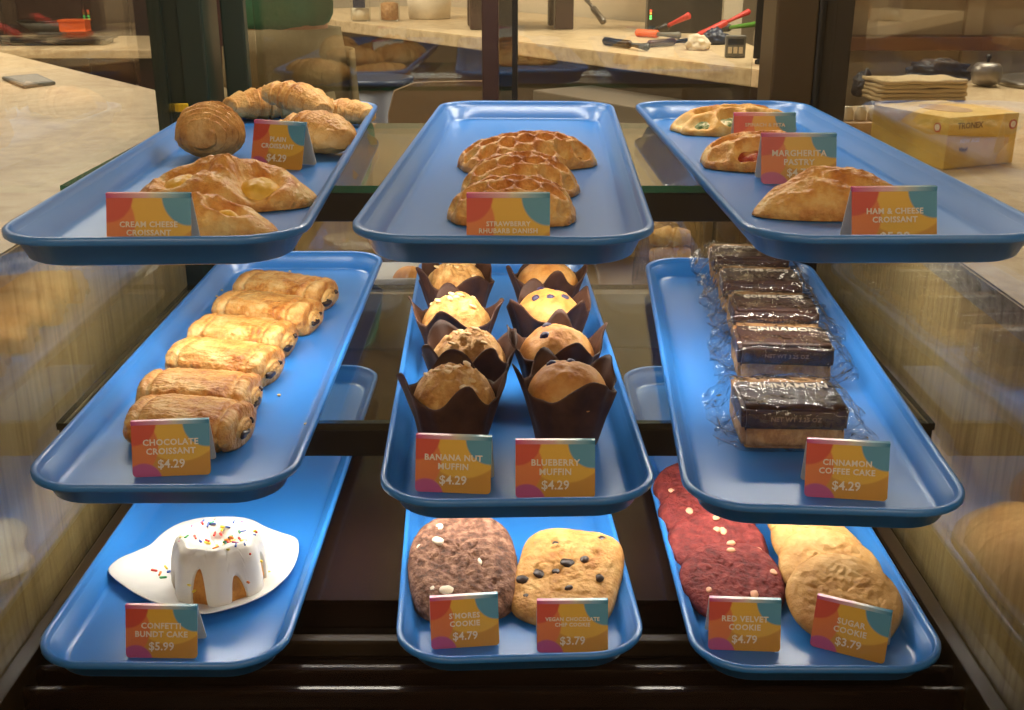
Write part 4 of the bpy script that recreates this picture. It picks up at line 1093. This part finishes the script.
lathe('tub_body', [(0.085, 0), (0.09, 0.004), (0.10, 0.13), (0.095, 0.13), (0.085, 0.01), (0.02, 0.008)], M['cream'], t, 32)
lathe('tub_rim', [(0.098, 0.131), (0.106, 0.131), (0.106, 0.142), (0.096, 0.142)], M['cream'], t, 32)
# under the counter: wooden chair back, dark blue bin, carton
t = thing('waste_bin', 'dark blue bin under the back counter, left of the wooden chair', 'bin', (-0.47, 3.95, 0))
lathe('bin_body', [(0.10, 0.0), (0.105, 0.01), (0.125, 0.80), (0.118, 0.80), (0.10, 0.02), (0.02, 0.015)], M['navy'], t, 32)
lathe('bin_rim', [(0.12, 0.801), (0.132, 0.801), (0.132, 0.825), (0.119, 0.825)], M['navy'], t, 32)
t = thing('wooden_chair', 'brown wooden chair with an oval hole in its back, behind the case', 'chair', (-0.16, 3.05, 0), radians(12))
bm = bmesh.new()
def oval(cx, cz, rx, rz_, n=24): return [(cx + rx * cos(2 * pi * k / n), cz + rz_ * sin(2 * pi * k / n)) for k in range(n)]
outer = []
for k in range(24):
    a = 2 * pi * k / 24; c, s_ = cos(a), sin(a); n_ = (abs(c) ** 6 + abs(s_) ** 6) ** (-1 / 6)
    outer.append((0.17 * c * n_, 0.72 + 0.19 * s_ * n_))
inner = oval(-0.02, 0.78, 0.035, 0.06)
for yy in (0.0, 0.022):
    vo = [bm.verts.new((x, yy, z)) for x, z in outer]; vi = [bm.verts.new((x, yy, z)) for x, z in inner]
    for k in range(24): bm.faces.new((vo[k], vo[(k + 1) % 24], vi[(k + 1) % 24], vi[k]))
    if yy == 0: a_o, a_i = vo, vi
for k in range(24):
    bm.faces.new((a_o[k], a_o[(k + 1) % 24], vo[(k + 1) % 24], vo[k])); bm.faces.new((a_i[k], a_i[(k + 1) % 24], vi[(k + 1) % 24], vi[k]))
bmesh.ops.recalc_face_normals(bm, faces=bm.faces)
wood2 = plain('brown_chair_wood', rgb(120, 92, 62), 0.5)
from_bm('backrest', bm, wood2, t)
box('seat', -0.19, 0.19, 0.024, 0.40, 0.43, 0.455, wood2, t, 0.006)
for x in (-0.16, 0.16):
    box('leg', x - 0.018, x + 0.018, 0.0, 0.024, 0.0, 0.54, wood2, t, 0.003); box('leg', x - 0.018, x + 0.018, 0.35, 0.386, 0.0, 0.43, wood2, t, 0.003)
t = thing('white_carton', 'white carton standing on the floor stool behind the middle stile', 'carton', (0.09, 2.42, 0), radians(5))
box('carton_body', -0.04, 0.04, 0, 0.12, 0.62, 0.90, M['cream'], t, 0.002)
box('printed_patch', -0.018, 0.018, -0.001, 0.0, 0.80, 0.86, M['grey'], t)
box('stool_seat', -0.12, 0.14, -0.03, 0.20, 0.59, 0.619, wood2, t, 0.004)
for x in (-0.10, 0.12):
    for y in (-0.01, 0.17): box('leg', x - 0.014, x + 0.014, y - 0.014, y + 0.014, 0, 0.59, wood2, t)
# storage right behind the case: board shelf with a bag, a white box and cartons
st = thing('low_storage_shelf', 'beige low storage shelf directly behind the case', 'shelf', (0.0, 2.15, 0))
box('board', -0.46, 0.40, -0.08, 0.22, 0.60, 0.62, M['beigepanel'], st, 0.002)
box('backboard', -0.46, 0.40, 0.20, 0.22, 0.62, 0.90, M['wood'], st)
for x in (-0.45, -0.03, 0.38): box('divider', x, x + 0.018, -0.08, 0.20, 0.0, 0.60, M['beigepanel'], st)
t = thing('plastic_bag', 'clear crinkled plastic bag of bread behind the right trays', 'bag', (0.31, 2.14, 0.621))
verts, faces = [], []
for i in range(21):
    f = i / 20; r = 0.075 * (1 - f) ** 0.55 * (1 - 0.2 * (1 - f)) + 0.012
    for k in range(36):
        a = 2 * pi * k / 36; rr2 = r * (1 + 0.16 * sin(a * 9 + f * 4) * f + 0.12 * noise.noise(Vector((cos(a) * 2, sin(a) * 2, f * 4))))
        verts.append((rr2 * cos(a), rr2 * sin(a) * 0.7, f * 0.20))
for i in range(20):
    for k in range(36): faces.append((i * 36 + k, i * 36 + (k + 1) % 36, (i + 1) * 36 + (k + 1) % 36, (i + 1) * 36 + k))
mk('bag_film', verts, faces, M['bag'], t)
for k in range(3):
    v, f = croissant_mesh(L=0.08, R=0.026, bend=0.2, seed=k + 20, tips=0.7, nseg=1.0)
    o = mk('bread_roll', v, f, M['paledough'], t); o.location = (0, -0.012 + 0.012 * k, 0.004 + 0.034 * k)
t = thing('white_tray', 'white plastic tray holding a brown bun, behind the left trays', 'tray', (-0.24, 2.12, 0.6205), radians(4))
vv, ff = [], []
rp = rrect(0.16, 0.11, 0.03)
pr_ = [(1.0, 0.0), (1.06, 0.03), (1.08, 0.034), (1.05, 0.034), (0.98, 0.006)]
for s_, z in pr_: vv += [(x * s_, (y - 0.055) * s_, z) for x, y in rp]
n = len(rp)
for i in range(len(pr_) - 1):
    for k in range(n): ff.append((i * n + k, i * n + (k + 1) % n, (i + 1) * n + (k + 1) % n, (i + 1) * n + k))
mk('tray_shell', vv, ff + [tuple(range(n))[::-1], tuple((len(pr_) - 1) * n + k for k in range(n))], M['white'], t)
o = polar('bun', lambda a: (0.035 * cos(a), 0.028 * sin(a)), lambda x, y, r, a: 0.007 + 0.034 * edge(r, 2.2, 0.5), M['cake'], t, 12, 32, base=0.0065); o.location = (0.04, 0, 0)

# ------------------------------------------------------------------ left background
ls = thing('side_table', 'stone topped side table in the left background', 'table', (-2.1, 5.9, 0))
box('tabletop', -1.5, 0.40, -0.35, 0.55, 0.74, 0.78, M['quartz'], ls, 0.004)
for x in (-1.4, 0.28):
    for y in (-0.28, 0.44): box('leg', x, x + 0.08, y, y + 0.08, 0, 0.74, M['maroon'], ls, 0.004)
def on_t(u, v): return on(u, v, 0.78)
p = on_t(48, 44); t = thing('baking_sheet', 'dark flat baking sheet on the side table at left', 'tray', (p.x, p.y, 0.7805), radians(4))
box('sheet', -0.30, 0.30, -0.10, 0.10, 0, 0.02, M['black'], t, 0.004); box('rolled_rim', -0.32, 0.32, -0.12, 0.12, 0.0201, 0.03, M['black'], t, 0.004)
p = on_t(73, 38); t = thing('orange_box', 'small orange box on the side table at left', 'box', (p.x, p.y + 0.05, 0.812), radians(3))
box('carton', -0.07, 0.07, -0.05, 0.05, 0, 0.05, M['orange'], t, 0.004); box('lid', -0.075, 0.075, -0.055, 0.055, 0.0501, 0.062, M['orange'], t, 0.003)
p = on_t(40, 36); t = thing('black_bowl', 'shallow dark bowl behind the flat baking sheet', 'bowl', (p.x - 0.05, p.y + 0.26, 0.7805))
lathe('bowl_body', [(0.07, 0), (0.09, 0.004), (0.16, 0.06), (0.15, 0.062), (0.08, 0.012), (0.02, 0.01)], M['grey'], t, 32)
lathe('bowl_rim', [(0.151, 0.0625), (0.163, 0.0625), (0.163, 0.07), (0.151, 0.07)], M['black'], t, 32)
def chair(label, x, y, rz):
    t = thing('dining_chair', label, 'chair', (x, y, 0), rz, 'dark chairs beyond the left counter')
    box('seat', -0.2, 0.2, -0.2, 0.2, 0.43, 0.46, M['maroon'], t, 0.006)
    box('backrest', -0.2, 0.2, 0.2, 0.225, 0.56, 0.98, M['maroon'], t, 0.01)
    for sx in (-0.18, 0.18):
        box('leg', sx - 0.018, sx + 0.018, -0.19, -0.154, 0, 0.43, M['maroon'], t, 0.003); box('leg', sx - 0.018, sx + 0.018, 0.2, 0.225, 0, 0.56, M['maroon'], t, 0.003)
chair('dark maroon chair behind the side table, at its left', -2.75, 6.765, radians(-4)); chair('dark maroon chair behind the side table, at its right', -2.05, 6.76, radians(4))

wc = thing('tall_cabinet', 'dark brown tall cabinet against the wall at far left', 'cabinet', (-2.6, 7.2, 0))
box('carcass', -1.3, 1.05, 0.03, 0.46, 0.08, 2.3, M['maroon'], wc, 0.004)
for k in range(3):
    box('door', -1.29 + k * 0.78, -0.53 + k * 0.78, 0.0, 0.029, 0.1, 2.28, M['maroon'], wc, 0.004)
box('plinth', -1.25, 1.0, 0.06, 0.44, 0, 0.08, M['black'], wc)

# ------------------------------------------------------------------ the person behind the glass door
def skin_body(name, joints, bones, mat, parent=None, sub=2):
    me = bpy.data.meshes.new(name); me.from_pydata([j[0] for j in joints], bones, []); 
    o = bpy.data.objects.new(name, me); C.objects.link(o)
    o.modifiers.new('skin', 'SKIN'); s = o.modifiers.new('sub', 'SUBSURF'); s.levels = sub; s.render_levels = sub
    for v, j in zip(me.skin_vertices[0].data, joints): v.radius = j[1] if isinstance(j[1], tuple) else (j[1], j[1])
    me.skin_vertices[0].data[0].use_root = True
    dg = bpy.context.evaluated_depsgraph_get(); dg.update()
    nm = bpy.data.meshes.new_from_object(o.evaluated_get(dg)); bpy.data.objects.remove(o)
    nm.materials.clear()
    return link(name, nm, mat, parent)
pp = ray(285, 60); k_ = 3.35 / pp.y
per = thing('person', 'person in a green shirt and khaki apron seen from behind the glass', 'person', (pp.x * k_, 3.35, 0), radians(160))
J = [((0, 0, 0.95), (0.11, 0.08)), ((0, 0.01, 1.10), (0.135, 0.10)), ((0, 0.01, 1.28), (0.15, 0.11)), ((0, 0, 1.43), (0.10, 0.08)), ((0, -0.01, 1.50), 0.05), ((0, -0.02, 1.58), (0.068, 0.085)), ((0, -0.02, 1.70), (0.062, 0.075)),
     ((0.19, 0, 1.40), 0.055), ((0.235, 0.02, 1.13), 0.042), ((0.16, -0.20, 1.24), 0.032), ((0.12, -0.27, 1.28), (0.036, 0.018)),
     ((-0.19, 0, 1.40), 0.055), ((-0.235, 0.02, 1.13), 0.042), ((-0.16, -0.20, 1.24), 0.032), ((-0.12, -0.27, 1.28), (0.036, 0.018)),
     ((0.085, 0, 0.86), 0.075), ((0.095, -0.005, 0.50), 0.060), ((0.10, 0.02, 0.09), 0.042), ((0.105, -0.10, 0.035), (0.04, 0.03)),
     ((-0.085, 0, 0.86), 0.075), ((-0.095, -0.005, 0.50), 0.060), ((-0.10, 0.02, 0.09), 0.042), ((-0.105, -0.10, 0.035), (0.04, 0.03))]
Bn = [(0, 1), (1, 2), (2, 3), (3, 4), (4, 5), (5, 6), (3, 7), (7, 8), (8, 9), (9, 10), (3, 11), (11, 12), (12, 13), (13, 14), (0, 15), (15, 16), (16, 17), (17, 18), (0, 19), (19, 20), (20, 21), (21, 22)]
skin_body('body', J, Bn, M['skin'], per)
sj = [((0, 0, 1.0), (0.185, 0.14)), ((0, 0.01, 1.12), (0.165, 0.125)), ((0, 0.01, 1.29), (0.175, 0.13)), ((0, 0, 1.42), (0.13, 0.10)), ((0.19, 0, 1.39), 0.074), ((0.225, 0.01, 1.20), 0.066), ((-0.19, 0, 1.39), 0.074), ((-0.225, 0.01, 1.20), 0.066)]
skin_body('shirt', sj, [(0, 1), (1, 2), (2, 3), (3, 4), (4, 5), (3, 6), (6, 7)], M['shirt'], per)
def loft(name, rings, mat, parent, n=28):
    """closed sleeve through elliptical rings (x, y, z, rx, ry)"""
    v = [(x + rx * cos(2 * pi * k / n), y + ry * sin(2 * pi * k / n), z + 0.004 * noise.noise(Vector((k * 0.7, z * 9, x)))) for x, y, z, rx, ry in rings for k in range(n)]
    f = [(i * n + k, i * n + (k + 1) % n, (i + 1) * n + (k + 1) % n, (i + 1) * n + k) for i in range(len(rings) - 1) for k in range(n)]
    f += [tuple(range(n))[::-1], tuple((len(rings) - 1) * n + k for k in range(n))]
    return mk(name, v, f, mat, parent)
tr_ = loft('trousers', [(0, 0, 1.03, 0.172, 0.135), (0, 0, 0.97, 0.180, 0.145), (0, 0, 0.90, 0.188, 0.148), (0, 0, 0.82, 0.186, 0.140)], M['khaki'], per)
for sx in (-1, 1):
    loft('trouser_leg', [(sx * 0.090, 0, 0.86, 0.094, 0.128), (sx * 0.093, 0, 0.74, 0.092, 0.112), (sx * 0.096, -0.003, 0.50, 0.080, 0.088), (sx * 0.098, 0.01, 0.28, 0.074, 0.080), (sx * 0.10, 0.012, 0.09, 0.072, 0.082)], M['khaki'], tr_)
    bm = bmesh.new(); bmesh.ops.create_icosphere(bm, subdivisions=3, radius=1.0)
    for v in bm.verts: v.co = Vector((v.co.x * 0.046, v.co.y * 0.125 - 0.055, max(-0.6, v.co.z) * 0.055 + 0.034))
    o = from_bm('shoe', bm, M['black'], per, True); o.location = (sx * 0.102, 0, 0)
    bm = bmesh.new(); bmesh.ops.create_icosphere(bm, subdivisions=2, radius=0.011)
    o = from_bm('eye', bm, M['print'], per, True); o.location = (sx * 0.030, -0.094, 1.645)
    bm = bmesh.new(); bmesh.ops.create_icosphere(bm, subdivisions=3, radius=1.0)
    for v in bm.verts: v.co = Vector((v.co.x * 0.010, v.co.y * 0.018, v.co.z * 0.030))
    o = from_bm('ear', bm, M['skin'], per, True); o.location = (sx * 0.078, -0.005, 1.64)
bm = bmesh.new(); bmesh.ops.create_icosphere(bm, subdivisions=3, radius=1.0)
for v in bm.verts: v.co = Vector((v.co.x * (0.016 - 0.006 * v.co.z), v.co.y * 0.022 * (1 - 0.4 * v.co.z), v.co.z * 0.028))
o = from_bm('nose', bm, M['skin'], per, True); o.location = (0, -0.100, 1.615)
bm = bmesh.new(); bmesh.ops.create_icosphere(bm, subdivisions=3, radius=1.0)
for v in bm.verts: v.co = Vector((v.co.x * 0.024, v.co.y * 0.008, v.co.z * 0.007))
o = from_bm('mouth', bm, M['red'], per, True); o.location = (0, -0.090, 1.572)
vv, ff = [], []
for i in range(15):
    z = 0.97 - 0.42 * i / 14
    for k in range(25):
        a = pi + pi * k / 24
        r = 1.04 + 0.10 * i / 14 + 0.03 * sin(k * 1.9 + i * 0.15) * i / 14
        for s_ in (0, 0.006): vv.append(((0.196 + s_) * r * cos(a), (0.152 + s_) * r * sin(a), z))
ix = lambda i, k, s_: (i * 25 + k) * 2 + s_
for i in range(14):
    for k in range(24):
        for s_ in (0, 1): ff.append((ix(i, k, s_), ix(i, k + 1, s_), ix(i + 1, k + 1, s_), ix(i + 1, k, s_)))
for k in range(24):
    for i in (0, 14): ff.append((ix(i, k, 0), ix(i, k + 1, 0), ix(i, k + 1, 1), ix(i, k, 1)))
for i in range(14):
    for k in (0, 24): ff.append((ix(i, k, 0), ix(i + 1, k, 0), ix(i + 1, k, 1), ix(i, k, 1)))
mk('apron', vv, ff, M['khaki'], per)
bm = bmesh.new(); bmesh.ops.create_icosphere(bm, subdivisions=4, radius=1.0)
for v in bm.verts:
    if v.co.y < -0.35 and v.co.z < 0.45: v.co.y = -0.2
    v.co = Vector((v.co.x * 0.088, v.co.y * 0.105 + 0.005, v.co.z * 0.10 + 1.68)) + Vector((0, 0, 0.004 * noise.noise(v.co * 5)))
from_bm('hair', bm, M['hair'], per, True)

# ------------------------------------------------------------------ lights
def area(name, loc, rot, sx, sy, power, col, spread=180):
    l = bpy.data.lights.new(name, 'AREA'); l.shape = 'RECTANGLE'; l.size = sx; l.size_y = sy; l.energy = power; l.color = col; l.spread = radians(spread)
    o = bpy.data.objects.new(name, l); C.objects.link(o); o.location = loc; o.rotation_euler = rot
    return o
AMBER = (1.0, 0.83, 0.63)
WARM, NEUT = (1.0, 0.90, 0.75), (1.0, 0.92, 0.80)
xc = (XL + XR) / 2
for k, (y, pw) in enumerate(((1.272, 3.1), (1.178, 2.4))):
    area('shelf_strip_light', (xc, y, ZS[k] - 0.046), (radians(6), 0, 0), 0.90, 0.012, pw, NEUT)
area('case_top_light', (xc, 1.72, zt - 0.02), (radians(-8), 0, 0), 0.86, 0.02, 5.0, NEUT)
area('ceiling_light', (-1.3, 3.6, H - 0.02), (0, 0, 0), 1.4, 1.0, 84, WARM)
area('ceiling_light', (1.3, 3.4, H - 0.02), (0, 0, 0), 1.4, 1.0, 84, WARM)
area('ceiling_light', (-2.2, 5.6, H - 0.02), (0, 0, 0), 1.0, 1.0, 40, WARM)
area('ceiling_light', (-1.3, -0.9, H - 0.02), (radians(20), 0, 0), 1.4, 1.0, 30, AMBER)  # unseen front fill, added to lift the tags and tray fronts
area('ceiling_light', (1.3, -0.9, H - 0.02), (radians(20), 0, 0), 1.4, 1.0, 30, AMBER)  # second added fill on the customer side, no fixture known
area('ceiling_light', (0.0, -2.2, H - 0.02), (radians(-25), 0, 0), 3.0, 0.6, 60, AMBER)  # added wall wash: brightens the front wall so tray lips mirror it
W = bpy.data.worlds.new('world'); bpy.context.scene.world = W; W.use_nodes = True
W.node_tree.nodes['Background'].inputs['Color'].default_value = (1.0, 0.85, 0.66, 1); W.node_tree.nodes['Background'].inputs['Strength'].default_value = 0.05

# ------------------------------------------------------------------ camera
cam = bpy.data.cameras.new('camera'); co = bpy.data.objects.new('camera', cam); C.objects.link(co)
co.location = (0, 0, CZ); co.rotation_euler = (pi / 2 - PITCH, 0, 0)
cam.sensor_width = 36; cam.lens = FPX / 1024 * 36; cam.clip_start = 0.05
sc = bpy.context.scene; sc.camera = co
sc.cycles.transparent_max_bounces = 32
vs = sc.view_settings; vs.view_transform = 'Standard'; vs.look = 'None'; vs.gamma = 1; vs.exposure = 0.0; vs.use_curve_mapping = False
